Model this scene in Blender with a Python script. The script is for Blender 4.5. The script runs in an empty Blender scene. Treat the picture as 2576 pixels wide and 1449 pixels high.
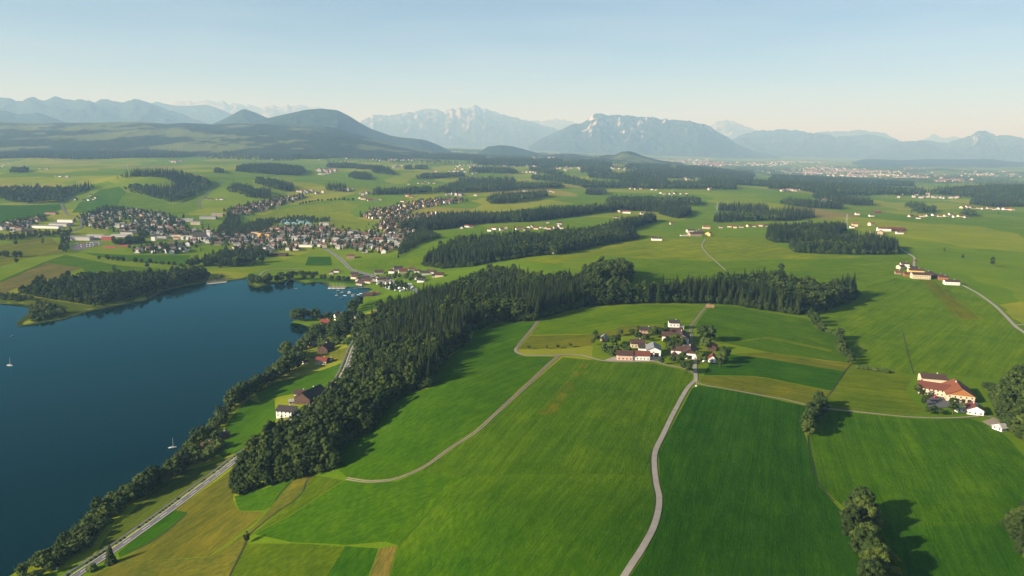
import bpy, bmesh, math, random
import numpy as np
from mathutils import Vector, Matrix, noise as mnoise
from mathutils.geometry import delaunay_2d_cdt
R = math.radians
scene = bpy.context.scene
col = scene.collection
random.seed(7); rng = np.random.default_rng(7)

# ------------------------------------------------------------------ camera, sky, sun, exposure
CAMZ = 240.0                     # metres above the lake
FPX = 1839.0                     # focal length for a 2576 px wide frame
PITCH, ROLL = R(11.06), R(1.0)
cam_d = bpy.data.cameras.new('camera'); cam = bpy.data.objects.new('camera', cam_d); col.objects.link(cam)
cam_d.sensor_width = 36; cam_d.lens = 36 * FPX / 2576; cam_d.clip_start = 1; cam_d.clip_end = 300000
_rot = Matrix.Rotation(R(90) - PITCH, 3, 'X') @ Matrix.Rotation(ROLL, 3, 'Z')
cam.matrix_world = Matrix.Translation((0, 0, CAMZ)) @ _rot.to_4x4()
scene.camera = cam
SUN_EL, SUN_AZ = 22.0, 247.0     # compass style: 0 = +Y, 90 = +X
w = bpy.data.worlds.new('World'); scene.world = w; w.use_nodes = True
_n = w.node_tree.nodes; _sky = _n.new('ShaderNodeTexSky'); _sky.sky_type = 'NISHITA'; _sky.sun_disc = False
_sky.sun_elevation = R(SUN_EL); _sky.sun_rotation = R(SUN_AZ); _sky.altitude = 700; _sky.dust_density = 0.6; _sky.air_density = 0.6; _sky.ozone_density = 1.5
# thin high cirrus veil all over the sky
_tc = _n.new('ShaderNodeTexCoord'); _mp = _n.new('ShaderNodeMapping'); _mp.inputs['Scale'].default_value = (3, 3, 26); _mp.inputs['Rotation'].default_value = (.03, .02, 0); _ns = _n.new('ShaderNodeTexNoise'); _ns.inputs['Scale'].default_value = 1.6; _ns.inputs['Detail'].default_value = 5
_rp = _n.new('ShaderNodeMapRange'); _rp.inputs[1].default_value = .45; _rp.inputs[2].default_value = .8; _rp.inputs[3].default_value = 0; _rp.inputs[4].default_value = .09; _mx = _n.new('ShaderNodeMix'); _mx.data_type = 'RGBA'; _mx.inputs[7].default_value = (9.5, 9.8, 9.6, 1)
for _a, _b in ((_tc.outputs['Generated'], _mp.inputs[0]), (_mp.outputs[0], _ns.inputs['Vector']), (_ns.outputs[0], _rp.inputs[0]), (_rp.outputs[0], _mx.inputs[0]), (_sky.outputs[0], _mx.inputs[6]), (_mx.outputs[2], _n['Background'].inputs[0])): w.node_tree.links.new(_a, _b)
_n['Background'].inputs[1].default_value = 0.058
sd = bpy.data.lights.new('sun', 'SUN'); sd.energy = 5.0; sd.angle = R(0.5); sd.color = (1, .965, .9)
sun = bpy.data.objects.new('sun', sd); col.objects.link(sun)
_S = Vector((math.sin(R(SUN_AZ)) * math.cos(R(SUN_EL)), math.cos(R(SUN_AZ)) * math.cos(R(SUN_EL)), math.sin(R(SUN_EL))))
sun.rotation_euler = (-_S).to_track_quat('-Z', 'Y').to_euler(); sun.location = (0, 0, 3000)
vs = scene.view_settings; vs.view_transform = 'Standard'; vs.look = 'None'; vs.gamma = 1; vs.use_curve_mapping = False; vs.exposure = 1.2
scene.cycles.use_denoising = True; scene.cycles.volume_bounces = 0; scene.cycles.max_bounces = 6; scene.cycles.diffuse_bounces = 2

# ------------------------------------------------------------------ pixel <-> place (reading positions off the photograph, 2576 px wide)
_RM = np.array(_rot)
def ray(px, py):
    d = _RM @ np.array([(px - 1288) / FPX, -(py - 724.5) / FPX, -1.0])
    return d / math.hypot(d[0], d[1])          # unit horizontal length
def at_z(px, py, z):
    d = ray(px, py); t = (z - CAMZ) / d[2]; return d[0] * t, d[1] * t
def at_dist(px, py, Y):
    d = ray(px, py); t = Y / d[1]; return d[0] * t, Y, CAMZ + d[2] * t

def vnoise(x, y, s, seed=0):
    """smooth value noise in -1..1, wavelength s"""
    x = np.asarray(x) / s + seed * 17.3; y = np.asarray(y) / s - seed * 9.1
    xi = np.floor(x); yi = np.floor(y); fx = x - xi; fy = y - yi
    fx = fx * fx * fx * (fx * (fx * 6 - 15) + 10); fy = fy * fy * fy * (fy * (fy * 6 - 15) + 10)
    def h(a, b):
        v = np.sin(a * 127.1 + b * 311.7 + seed * 74.7) * 43758.5453
        return (v - np.floor(v)) * 2 - 1
    return (h(xi, yi) * (1 - fx) + h(xi + 1, yi) * fx) * (1 - fy) + (h(xi, yi + 1) * (1 - fx) + h(xi + 1, yi + 1) * fx) * fy

# ------------------------------------------------------------------ terrain heights
LAKE_PX = [(-1500, 700), (-500, 745), (0, 764), (37, 766), (75, 771), (86, 777), (67, 797), (47, 814), (50, 820), (75, 818), (100, 813), (150, 805), (185, 795),
    (212, 785), (262, 775), (312, 765), (362, 755), (400, 737), (437, 725), (487, 716), (520, 710), (575, 706), (607, 702), (627, 698), (630, 716), (647, 723),
    (672, 716), (712, 709), (727, 704), (737, 705), (772, 714), (787, 710), (817, 711), (827, 720), (862, 722), (887, 721), (909, 719), (939, 728), (914, 736),
    (914, 749), (902, 761), (884, 776), (872, 784), (840, 791), (817, 796), (795, 800), (760, 803), (737, 806), (731, 811), (757, 815), (782, 825), (777, 836),
    (767, 856), (757, 868), (742, 880), (718, 898), (702, 917), (680, 945), (660, 960), (641, 975), (618, 992), (575, 1022), (550, 1038), (547, 1052), (525, 1076),
    (490, 1110), (470, 1126), (442, 1162), (405, 1192), (360, 1208), (325, 1228), (287, 1253), (225, 1303), (175, 1345), (125, 1390), (50, 1430), (0, 1462),
    (-150, 1540), (-500, 1700), (-2600, 1700), (-2600, 900)]
LAKE = np.array([at_z(x, y, 0) for x, y in LAKE_PX])
CZ = [(240,1410,6),(400,1290,7),(600,1150,8),(870,930,9),(890,890,9),(450,1350,13),(600,1300,18),(700,1230,25),(860,1190,38),(1000,1020,45),
 (1080,960,49),(1170,870,51),(1350,800,52),(1480,770,53),(870,1205,40),(1000,1205,47),(1100,1160,51),(1250,1040,55),(1400,890,54),(1650,900,56),(1760,960,57),(1780,770,55),
 (1950,790,53),(1200,1300,57),(1650,1200,60),(1600,1440,63),(1000,1440,45),(700,1440,34),(620,1360,27),(2000,1300,53),(2200,1440,53),(2130,1230,49),(2070,1210,50),(2400,1300,53),(2570,1200,55),
 (2400,1000,52),(2050,1050,50),(2570,950,50),(2100,800,48),(2300,850,48),(2550,800,50),(2350,690,46),(2500,660,46),(1600,680,49),(1540,690,54),(1750,640,46),(1800,560,42),
 (2000,560,42),(2100,620,46),(1400,640,44),(1300,660,42),(1300,590,36),(100,600,4),(300,560,8),(500,600,6),(700,600,8),(900,600,12),(700,650,3),(980,620,17),(1050,580,27),
 (850,660,5),(960,700,6),(1100,690,17),(1000,650,18),(1080,630,27),(50,650,4),(30,540,10),(50,700,3),(250,660,3),(300,740,2),(700,1000,7),(800,860,5),(930,790,9),(1000,780,22),
 (900,1000,24),(960,880,28),(800,1100,24),(1050,850,42),(1150,760,34),(1100,800,36),(650,545,10),(800,540,12),(1150,540,30),(950,535,18),(1200,700,32),(2200,560,44),(2450,560,44)]
CD = [(100,440,3400),(100,410,5200),(100,396,5600),(100,370,8000),(100,350,9800),(300,478,2900),(420,450,3200),(430,500,2700),(400,398,5600),(400,370,8000),(400,352,9500),
 (200,500,2650),(60,480,2900),(700,500,2700),(800,480,3000),(800,440,4200),(800,400,6000),(800,385,7500),(700,440,3900),(1200,480,3300),(1200,430,4800),(1200,400,7300),(1200,388,10500),
 (1000,500,2650),(1350,500,2750),(1600,480,3500),(1600,440,4800),(1600,416,6500),(1600,408,8000),(1900,480,3500),(1900,455,5000),(1900,441,7500),(1900,420,11000),(1900,408,14000),
 (2200,520,2900),(2200,490,3800),(2200,475,4500),(2200,462,6000),(2200,440,8700),(2200,420,13200),(2550,540,2600),(2550,500,3500),(2550,480,4300),(2550,465,6000),(2550,445,8900),
 (2000,500,3100),(1750,500,3000),(-400,450,3300),(-400,400,5600),(-400,360,9000),(3000,500,3800),(3000,470,6500),(1500,395,12000),(1800,405,15000),(2400,415,15000)]
cx, cy, cz = [], [], []
for a, b, z in CZ:
    x, y = at_z(a, b, z); cx.append(x); cy.append(y); cz.append(z)
for a, b, Y in CD:
    x, y, z = at_dist(a, b, Y); cx.append(x); cy.append(y); cz.append(z)
for x, y, z in [(-25000,30000,150),(0,40000,100),(25000,30000,-20),(0,30000,100),(15000,45000,0),(-15000,45000,150),(-12000,18000,300),(-300,150,5),(200,100,60),(60,220,55),(500,150,55),(900,300,55)]:
    cx.append(x); cy.append(y); cz.append(z)
cx, cy, cz = map(np.array, (cx, cy, cz))
HILLS = [(at_dist(a, b, d)[:2], amp, rad) for a, b, d, amp, rad in [(410,455,3050,34,300),(640,488,2850,16,200),(685,432,4000,22,330),(900,430,4300,20,380),(1250,474,3350,12,320),(330,475,2850,14,220),(700,470,3200,14,200),(80,495,2750,18,260),(845,478,3050,14,220),(1120,448,4300,14,300),(1540,700,960,6,60)]]
def uv_(x, y):
    return np.arctan2(x, y) * 1.6, np.log(np.hypot(x, y))
cu, cv = uv_(cx, cy)
_K = np.sqrt((cu[:, None] - cu) ** 2 + (cv[:, None] - cv) ** 2 + .006)
_W = np.linalg.solve(_K - .02 * np.eye(len(cu)), cz - cz.mean())
def sd_poly(x, y, P):
    """signed distance, negative inside"""
    d2 = np.full(x.shape, 1e18); ins = np.zeros(x.shape, bool); n = len(P)
    for i in range(n):
        ax, ay = P[i]; bx, by = P[(i + 1) % n]; ex, ey = bx - ax, by - ay
        t = np.clip(((x - ax) * ex + (y - ay) * ey) / (ex * ex + ey * ey + 1e-9), 0, 1)
        d2 = np.minimum(d2, (x - ax - t * ex) ** 2 + (y - ay - t * ey) ** 2)
        if by != ay:
            ins ^= ((ay > y) != (by > y)) & (x < (bx - ax) * (y - ay) / (by - ay) + ax)
    d = np.sqrt(d2); return np.where(ins, -d, d)
def height0(x, y):
    u, v = uv_(x, y); r = np.hypot(x, y)
    h = np.full(x.shape, cz.mean())
    for i in range(len(cu)):
        h += _W[i] * np.sqrt((u - cu[i]) ** 2 + (v - cv[i]) ** 2 + .006)
    far = np.clip((r - 1500) / 2500, 0, 1)
    h += vnoise(x, y, 140, 1) * (.9 + 1.2 * far) + vnoise(x, y, 420, 2) * (1.2 + 6 * far) + vnoise(x, y, 900, 3) * 9 * far * np.clip((r - 2500) / 3000, 0, 1)
    h += vnoise(x, y, 45, 4) * .18
    for (hx, hy), amp, rad in HILLS: h += amp * np.exp(-((x - hx) ** 2 + (y - hy) ** 2) / (2 * (rad * .6) ** 2))
    h = np.maximum(h, -45)
    d = sd_poly(x, y, LAKE)
    ss = np.clip(d / 70, 0, 1); ss = ss * ss * (3 - 2 * ss)
    flat = np.clip(r / 9000, 0, 1)
    low = np.where(d > 0, np.minimum(-.3 + d * .12, .5 + d * .02), np.maximum(-.3 + d * .1, -4))
    return np.where(d < 70, low * (1 - ss) + np.maximum(h, 1.2) * ss, np.where(r < 2300, np.maximum(h, 1.5), h))
A_ = np.concatenate([np.linspace(-85, -44, 24)[:-1], np.linspace(-44, 44, 441), np.linspace(44, 85, 24)[1:]]) * math.pi / 180
LR0, LR1, NR = math.log(60.), math.log(52000.), 560
RR = np.exp(np.linspace(LR0, LR1, NR))
GX = RR[:, None] * np.sin(A_)[None]; GY = RR[:, None] * np.cos(A_)[None]
GH = height0(GX.ravel(), GY.ravel()).reshape(GX.shape)
_ai = np.arange(len(A_))
def hq(x, y):
    x = np.asarray(x, float); y = np.asarray(y, float)
    a = np.interp(np.arctan2(x, y), A_, _ai); v = np.clip((np.log(np.maximum(np.hypot(x, y), 61)) - LR0) / (LR1 - LR0) * (NR - 1), 0, NR - 1.001)
    i = v.astype(int); j = np.minimum(a.astype(int), len(A_) - 2); fi = v - i; fj = a - j
    return (GH[i, j] * (1 - fi) * (1 - fj) + GH[i + 1, j] * fi * (1 - fj) + GH[i, j + 1] * (1 - fi) * fj + GH[i + 1, j + 1] * fi * fj)
_tt = np.exp(np.linspace(LR0, math.log(50000), 3000))
def g(px, py):
    """the ground point seen at a pixel of the photograph"""
    d = ray(px, py); hz = hq(d[0] * _tt, d[1] * _tt); zz = CAMZ + d[2] * _tt
    k = np.argmax(zz < hz)
    if k == 0: k = len(_tt) - 1
    f0 = zz[k - 1] - hz[k - 1]; f1 = zz[k] - hz[k]; t = _tt[k - 1] + (_tt[k] - _tt[k - 1]) * f0 / (f0 - f1 + 1e-9)
    return np.array([d[0] * t, d[1] * t])
def gp(poly): return np.array([g(*p[:2]) for p in poly])
def inside(x, y, P):
    ins = np.zeros(x.shape, bool); n = len(P)
    for i in range(n):
        ax, ay = P[i]; bx, by = P[(i + 1) % n]
        if by != ay: ins ^= ((ay > y) != (by > y)) & (x < (bx - ax) * (y - ay) / (by - ay) + ax)
    return ins

# ------------------------------------------------------------------ materials
class NT:
    def __init__(s, name):
        s.m = bpy.data.materials.new(name); s.m.use_nodes = True; s.t = s.m.node_tree; s.n = s.t.nodes; s.b = s.n['Principled BSDF']
    def new(s, typ, **kw):
        o = s.n.new(typ)
        for k, v in kw.items(): setattr(o, k, v)
        return o
    def link(s, a, b): s.t.links.new(a, b)
    def noise(s, scale, detail=3, vec=None, rough=.55):
        o = s.new('ShaderNodeTexNoise'); o.inputs['Scale'].default_value = scale; o.inputs['Detail'].default_value = detail; o.inputs['Roughness'].default_value = rough
        if vec is not None: s.link(vec, o.inputs['Vector'])
        return o
    def ramp(s, fac, stops):
        o = s.new('ShaderNodeValToRGB'); e = o.color_ramp.elements
        while len(e) < len(stops): e.new(.5)
        for k, (p, c) in enumerate(stops): e[k].position = p; e[k].color = (*c, 1) if len(c) == 3 else c
        s.link(fac, o.inputs[0]); return o
    def mix(s, fac, a, b, mode='MIX'):
        o = s.new('ShaderNodeMix', data_type='RGBA', blend_type=mode)
        for v, i in ((fac, 0), (a, 6), (b, 7)):
            if isinstance(v, (int, float)): o.inputs[i].default_value = v
            elif isinstance(v, tuple): o.inputs[i].default_value = (*v, 1)
            else: s.link(v, o.inputs[i])
        return o.outputs[2]
    def map(s, scale=(1, 1, 1), src='Object', rot=(0, 0, 0)):
        c = s.new('ShaderNodeTexCoord'); m = s.new('ShaderNodeMapping'); m.inputs['Scale'].default_value = scale; m.inputs['Rotation'].default_value = rot
        s.link(c.outputs[src], m.inputs['Vector']); return m.outputs[0]
    def bump(s, h, strength, dist):
        o = s.new('ShaderNodeBump'); o.inputs['Strength'].default_value = strength; o.inputs['Distance'].default_value = dist
        s.link(h, o.inputs['Height']); s.link(o.outputs[0], s.b.inputs['Normal'])
def math_(t, op, a, b=None):
    o = t.new('ShaderNodeMath', operation=op)
    for v, i in ((a, 0), (b, 1)):
        if v is None: continue
        if isinstance(v, (int, float)): o.inputs[i].default_value = v
        else: t.link(v, o.inputs[i])
    return o.outputs[0]
def plain(name, c, rough=.75, var=.25, scale=1.5, spec=.3, bump=0, metal=0):
    t = NT(name); v = t.map()
    n = t.noise(scale, 4, v); n2 = t.noise(scale * .13, 2, v)
    f = math_(t, 'MULTIPLY_ADD', n.outputs[0], var * 2); t.n[-1].inputs[2].default_value = 1 - var
    f2 = math_(t, 'MULTIPLY_ADD', n2.outputs[0], var); t.n[-1].inputs[2].default_value = 1 - var * .5
    ff = math_(t, 'MULTIPLY', f, f2)
    sc = t.new('ShaderNodeVectorMath', operation='SCALE'); sc.inputs[0].default_value = c; t.link(ff, sc.inputs['Scale'])
    t.link(sc.outputs[0], t.b.inputs['Base Color']); t.b.inputs['Roughness'].default_value = rough; t.b.inputs['Specular IOR Level'].default_value = spec
    t.b.inputs['Metallic'].default_value = metal
    if bump: t.bump(n.outputs[0], .6, bump)
    return t.m

def field_mat(soft=False):
    """grass: colour of the field from the object, mowing rows along the object's own X axis"""
    t = NT('grass_field_soft' if soft else 'grass_field'); oi = t.new('ShaderNodeObjectInfo')
    if soft: oi = t.new('ShaderNodeAttribute'); oi.attribute_name = 'grass'      # field colour blending into that of the next field
    v = t.map(); vs_ = t.map((.012, .35, 1)); vf = t.map((.25, 1.1, 1)); vb = t.map((.004, .03, 1))
    rows = t.noise(1, 3, vs_, .6); fine = t.noise(1, 4, vf, .7); big = t.noise(.012, 4, v, .6); bands = t.noise(1, 2, vb)
    r1 = t.ramp(big.outputs[0], [(.3, (.82, .88, .9)), (.7, (1.22, 1.1, 1.05))]); c = t.mix(1.0, oi.outputs['Color'], r1.outputs[0], 'MULTIPLY')
    r2 = t.ramp(rows.outputs[0], [(.32, (.74, .82, .8)), (.68, (1.2, 1.14, 1.05))]); c = t.mix(1.0, c, r2.outputs[0], 'MULTIPLY')
    r3 = t.ramp(fine.outputs[0], [(.25, (.6, .66, .58)), (.75, (1.36, 1.32, 1.3))]); c = t.mix(.8, c, r3.outputs[0], 'MULTIPLY')
    r4 = t.ramp(bands.outputs[0], [(.35, (.9, .95, .95)), (.65, (1.12, 1.06, 1))]); c = t.mix(1.0, c, r4.outputs[0], 'MULTIPLY')
    sy = t.new('ShaderNodeSeparateXYZ'); wb = t.noise(.03, 2, v); vw = t.new('ShaderNodeVectorMath', operation='MULTIPLY_ADD'); t.link(wb.outputs['Color'], vw.inputs[0]); vw.inputs[1].default_value = (3, 3, 0); t.link(v, vw.inputs[2]); t.link(vw.outputs[0], sy.inputs[0])
    fr = math_(t, 'FRACT', math_(t, 'MULTIPLY', sy.outputs[1], 1 / 14.0)); ln = math_(t, 'LESS_THAN', math_(t, 'ABSOLUTE', math_(t, 'SUBTRACT', math_(t, 'ABSOLUTE', math_(t, 'SUBTRACT', fr, .5)), .07)), .025)
    c = t.mix(math_(t, 'MULTIPLY', ln, math_(t, 'MULTIPLY', big.outputs[0], 1.3)), c, (.72, .8, .7), 'MULTIPLY')
    pt = t.noise(.05, 5, v, .7); r5 = t.ramp(pt.outputs[0], [(.36, (.86, .9, .85)), (.5, (1, 1, 1)), (.68, (1.22, 1.1, 1.05))]); c = t.mix(.8, c, r5.outputs[0], 'MULTIPLY')
    t.link(c, t.b.inputs['Base Color']); t.b.inputs['Roughness'].default_value = .95; t.b.inputs['Specular IOR Level'].default_value = 0
    t.bump(fine.outputs[0], .6, .6)
    return t.m
def ground_mat():
    """open country: a patchwork of meadows, pastures and cornfields, irregular and without hard rows"""
    t = NT('meadow_ground'); v = t.map()
    wob = t.noise(.0035, 3, v); vv = t.new('ShaderNodeVectorMath', operation='MULTIPLY_ADD'); t.link(wob.outputs['Color'], vv.inputs[0]); vv.inputs[1].default_value = (190, 190, 0); t.link(v, vv.inputs[2])
    mp = t.new('ShaderNodeMapping'); mp.inputs['Rotation'].default_value = (0, 0, .35); mp.inputs['Scale'].default_value = (1, .62, 0.0); t.link(vv.outputs[0], mp.inputs['Vector'])
    vo = t.new('ShaderNodeTexVoronoi'); vo.inputs['Scale'].default_value = .0042; t.link(mp.outputs[0], vo.inputs['Vector'])
    sep = t.new('ShaderNodeSeparateColor'); t.link(vo.outputs['Color'], sep.inputs[0])
    r = t.ramp(sep.outputs[0], [(.0, (.09, .16, .005)), (.28, (.12, .18, .007)), (.5, (.165, .205, .01)), (.68, (.1, .168, .006)), (.82, (.185, .21, .016)), (.95, (.195, .19, .028)), (.99, (.185, .155, .05))])
    r.color_ramp.interpolation = 'CONSTANT'
    big = t.noise(.01, 4, v, .6); fine = t.noise(.45, 4, v, .7)
    r1 = t.ramp(big.outputs[0], [(.3, (.8, .88, .9)), (.7, (1.22, 1.1, 1.0))]); c = t.mix(1.0, r.outputs[0], r1.outputs[0], 'MULTIPLY')
    r3 = t.ramp(fine.outputs[0], [(.25, (.75, .8, .75)), (.75, (1.22, 1.18, 1.15))]); c = t.mix(.8, c, r3.outputs[0], 'MULTIPLY')
    t.link(c, t.b.inputs['Base Color']); t.b.inputs['Roughness'].default_value = .95; t.b.inputs['Specular IOR Level'].default_value = 0
    t.bump(fine.outputs[0], .5, .5); return t.m
def leaf_mat(name, c0, c1, c2):
    t = NT(name); oi = t.new('ShaderNodeObjectInfo'); v = t.map()
    r = t.ramp(oi.outputs['Random'], [(0, c0), (.55, c1), (1, c2)])
    n = t.noise(.55, 3, v, .6); r2 = t.ramp(n.outputs[0], [(.3, (.7, .75, .7)), (.7, (1.3, 1.25, 1.2))])
    c = t.mix(1.0, r.outputs[0], r2.outputs[0], 'MULTIPLY')
    t.link(c, t.b.inputs['Base Color']); t.b.inputs['Roughness'].default_value = .8; t.b.inputs['Specular IOR Level'].default_value = .15
    return t.m
def water_mat():
    """dark teal water, reflecting more the flatter one looks, with faint patches of wind"""
    t = NT('lake_water'); v = t.map((1, 1, 1)); n = t.noise(.35, 3, v, .6); vp = t.map((.004, .011, 1), rot=(0, 0, .5)); n2 = t.noise(1, 4, vp, .6)
    bp = t.new('ShaderNodeBump'); bp.inputs['Strength'].default_value = .06; bp.inputs['Distance'].default_value = .25; t.link(n.outputs[0], bp.inputs['Height'])
    d = t.new('ShaderNodeBsdfDiffuse'); d.inputs[0].default_value = (.0005, .0125, .0115, 1); gl = t.new('ShaderNodeBsdfGlossy'); gl.inputs['Color'].default_value = (.18, .5, .59, 1); t.link(bp.outputs[0], gl.inputs['Normal'])
    r = t.new('ShaderNodeMapRange'); r.inputs[1].default_value = .35; r.inputs[2].default_value = .7; r.inputs[3].default_value = .03; r.inputs[4].default_value = .17; t.link(n2.outputs[0], r.inputs[0]); t.link(r.outputs[0], gl.inputs['Roughness'])
    f = t.new('ShaderNodeFresnel'); f.inputs[0].default_value = 1.33; t.link(bp.outputs[0], f.inputs['Normal']); m = t.new('ShaderNodeMixShader'); t.link(f.outputs[0], m.inputs[0]); t.link(d.outputs[0], m.inputs[1]); t.link(gl.outputs[0], m.inputs[2]); t.link(m.outputs[0], t.n['Material Output'].inputs[0]); return t.m
def mountain_mat(name, forest, meadow, rock, rock_lo, rock_hi, rock_amt, meadow_amt):
    """dark woods, meadow patches on gentle ground, pale rock where it is steep or high"""
    t = NT(name); g_ = t.new('ShaderNodeNewGeometry'); v = g_.outputs['Position']
    sx = t.new('ShaderNodeSeparateXYZ'); t.link(v, sx.inputs[0]); nz = t.new('ShaderNodeSeparateXYZ'); t.link(g_.outputs['Normal'], nz.inputs[0])
    n1 = t.noise(.0011, 5, v, .65); n2 = t.noise(.0032, 6, v, .7); n3 = t.noise(.02, 3, v, .6)
    f = t.mix(.9, forest, t.ramp(n3.outputs[0], [(.3, (.6, .65, .6)), (.7, (1.3, 1.25, 1.2))]).outputs[0], 'MULTIPLY')
    mm = math_(t, 'ADD', n1.outputs[0], meadow_amt - .5); mr = t.ramp(mm, [(.5, (0, 0, 0)), (.53, (1, 1, 1))])
    c = t.mix(mr.outputs[0], f, meadow)
    hh = t.new('ShaderNodeMapRange'); hh.inputs[1].default_value = rock_lo; hh.inputs[2].default_value = rock_hi; t.link(sx.outputs[2], hh.inputs[0])
    st = math_(t, 'SUBTRACT', 1, nz.outputs[2])
    s1 = math_(t, 'MULTIPLY', hh.outputs[0], .3); s2 = math_(t, 'ADD', s1, n2.outputs[0]); s3 = math_(t, 'MULTIPLY', st, .55); s4 = math_(t, 'ADD', s2, s3); s5 = math_(t, 'ADD', s4, rock_amt - .5)
    rr = t.ramp(s5, [(.56, (0, 0, 0)), (.66, (1, 1, 1))])
    c = t.mix(rr.outputs[0], c, rock)
    t.link(c, t.b.inputs['Base Color']); t.b.inputs['Roughness'].default_value = .95; t.b.inputs['Specular IOR Level'].default_value = .05
    return t.m
M = {}
M['ground'] = ground_mat(); M['field'] = field_mat(); M['field_soft'] = field_mat(True); M['water'] = water_mat()
M['spruce'] = leaf_mat('spruce_needles', (.007, .017, .004), (.013, .026, .005), (.03, .043, .008))
M['broad'] = leaf_mat('broad_leaves', (.018, .034, .006), (.03, .054, .008), (.056, .082, .012))
M['shrub'] = leaf_mat('shrub_leaves', (.035, .062, .01), (.055, .088, .014), (.08, .11, .02))
M['reed'] = leaf_mat('reed_stalks', (.075, .12, .025), (.1, .15, .03), (.12, .16, .04))
M['bark'] = plain('bark', (.10, .075, .05), .9, .35, 3)
M['asphalt'] = plain('asphalt', (.1, .1, .1), .85, .25, .4)
M['concrete'] = plain('lane_concrete', (.27, .245, .2), .85, .3, .25)
M['gravel'] = plain('gravel', (.24, .205, .145), .9, .3, .5)
M['paint'] = plain('road_paint', (.75, .75, .72), .6, .1)
WALLC = {'white': (.76, .73, .67), 'cream': (.6, .5, .34), 'pale pink': (.62, .43, .34), 'grey': (.45, .43, .4), 'yellow': (.72, .5, .16), 'wooden': (.075, .043, .028), 'brick': (.4, .27, .19), 'orange': (.32, .13, .04), 'dark red': (.28, .06, .04), 'pale wood': (.4, .3, .2), 'pale': (.46, .42, .36)}
ROOFC = {'red': (.135, .043, .028), 'brown': (.065, .036, .027), 'dark': (.042, .036, .035), 'orange': (.2, .066, .028), 'grey': (.2, .21, .215), 'bright red': (.17, .036, .02), 'pale': (.34, .33, .3), 'turquoise': (.2, .38, .38), 'light brown': (.15, .095, .07), 'dull red': (.19, .085, .06)}
for k, c in WALLC.items(): M['w_' + k] = plain('wall_' + k.replace(' ', '_'), c, .85, .1, .7)
for k, c in ROOFC.items(): M['r_' + k] = plain('roof_' + k.replace(' ', '_'), c, .8, .25, 1.2, bump=.05)
M['window'] = plain('window_glass', (.03, .035, .04), .15, .2, spec=.6)
M['dark'] = plain('dark_opening', (.02, .02, .02), .9, .2)
M['chimney'] = plain('chimney_render', (.6, .56, .5), .9, .2)
M['boat'] = plain('boat_hull', (.8, .8, .78), .35, .05)
M['boatdeck'] = plain('boat_deck', (.55, .45, .3), .6, .15)
M['mast'] = plain('mast_alloy', (.75, .7, .6), .4, .1)
M['canvas'] = plain('boat_cover', (.1, .2, .3), .7, .15)
M['solar'] = plain('solar_panel', (.05, .07, .11), .15, .15, spec=.6)
M['log'] = plain('log_wood', (.3, .19, .1), .9, .4, 2)
M['steel'] = plain('galvanised_steel', (.4, .42, .43), .5, .1)

# ------------------------------------------------------------------ object helpers
def tag(o, label=None, cat=None, group=None, kind=None):
    if label: o['label'] = label
    if cat: o['category'] = cat
    if group: o['group'] = group
    if kind: o['kind'] = kind
    return o
def mesh(name, V, F, m=None, smooth=False):
    me = bpy.data.meshes.new(name); me.from_pydata([tuple(map(float, v)) for v in V], [], [tuple(map(int, f)) for f in F])
    if m is not None: me.materials.append(m)
    if smooth: me.polygons.foreach_set('use_smooth', [True] * len(me.polygons))
    return me
def link(name, data, parent=None, loc=(0, 0, 0), rz=0):
    o = bpy.data.objects.new(name, data); col.objects.link(o); o.parent = parent; o.location = loc; o.rotation_euler = (0, 0, rz); return o
def bigmesh(name, V, F, m, smooth=True):
    me = bpy.data.meshes.new(name); V = np.asarray(V, np.float32); F = np.asarray(F, np.int32); k = F.shape[1]
    me.vertices.add(len(V)); me.vertices.foreach_set('co', V.ravel()); me.loops.add(F.size); me.loops.foreach_set('vertex_index', F.ravel())
    me.polygons.add(len(F)); me.polygons.foreach_set('loop_start', np.arange(len(F), dtype=np.int32) * k)
    me.polygons.foreach_set('use_smooth', np.full(len(F), smooth)); me.update(calc_edges=True); me.materials.append(m); return me
def grid_faces(n, m):
    i = np.arange((n - 1) * (m - 1)); r = i // (m - 1); c = i % (m - 1); a = r * m + c
    return np.stack([a, a + 1, a + m + 1, a + m], 1)
_U = ['', 'first', 'second', 'third', 'fourth', 'fifth', 'sixth', 'seventh', 'eighth', 'ninth']; _TN = ['tenth', 'eleventh', 'twelfth', 'thirteenth', 'fourteenth', 'fifteenth', 'sixteenth', 'seventeenth', 'eighteenth', 'nineteenth']
ORD = ['zeroth'] + _U[1:] + _TN + [t_ + 'ieth' if u == 0 else t_ + 'y-' + _U[u] for t_ in ('twent', 'thirt', 'fort', 'fift', 'sixt', 'sevent', 'eight', 'ninet') for u in range(10)]

# ================================================================== THE SETTING
V = np.stack([GX, GY, GH], 2).reshape(-1, 3)
ground = link('ground', bigmesh('ground', V, grid_faces(NR, len(A_))[:, ::-1], M['ground'])); tag(ground, 'rolling green meadow country reaching to the mountains', None, None, 'structure')
# water: one sheet cut to the shoreline
def cdt(P, pts=None):
    n = len(P); v = [Vector(p) for p in P] + ([Vector(p) for p in pts] if pts is not None else [])
    r = delaunay_2d_cdt(v, [(i, (i + 1) % n) for i in range(n)], [], 1, 1e-4)
    return np.array([tuple(p) for p in r[0]]), [f for f in r[2]]
lv, lf = cdt(LAKE)
lake = link('lake', mesh('lake', [(a, b, 0) for a, b in lv], lf, M['water'])); tag(lake, 'calm dark blue-green lake', None, None, 'structure')

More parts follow.
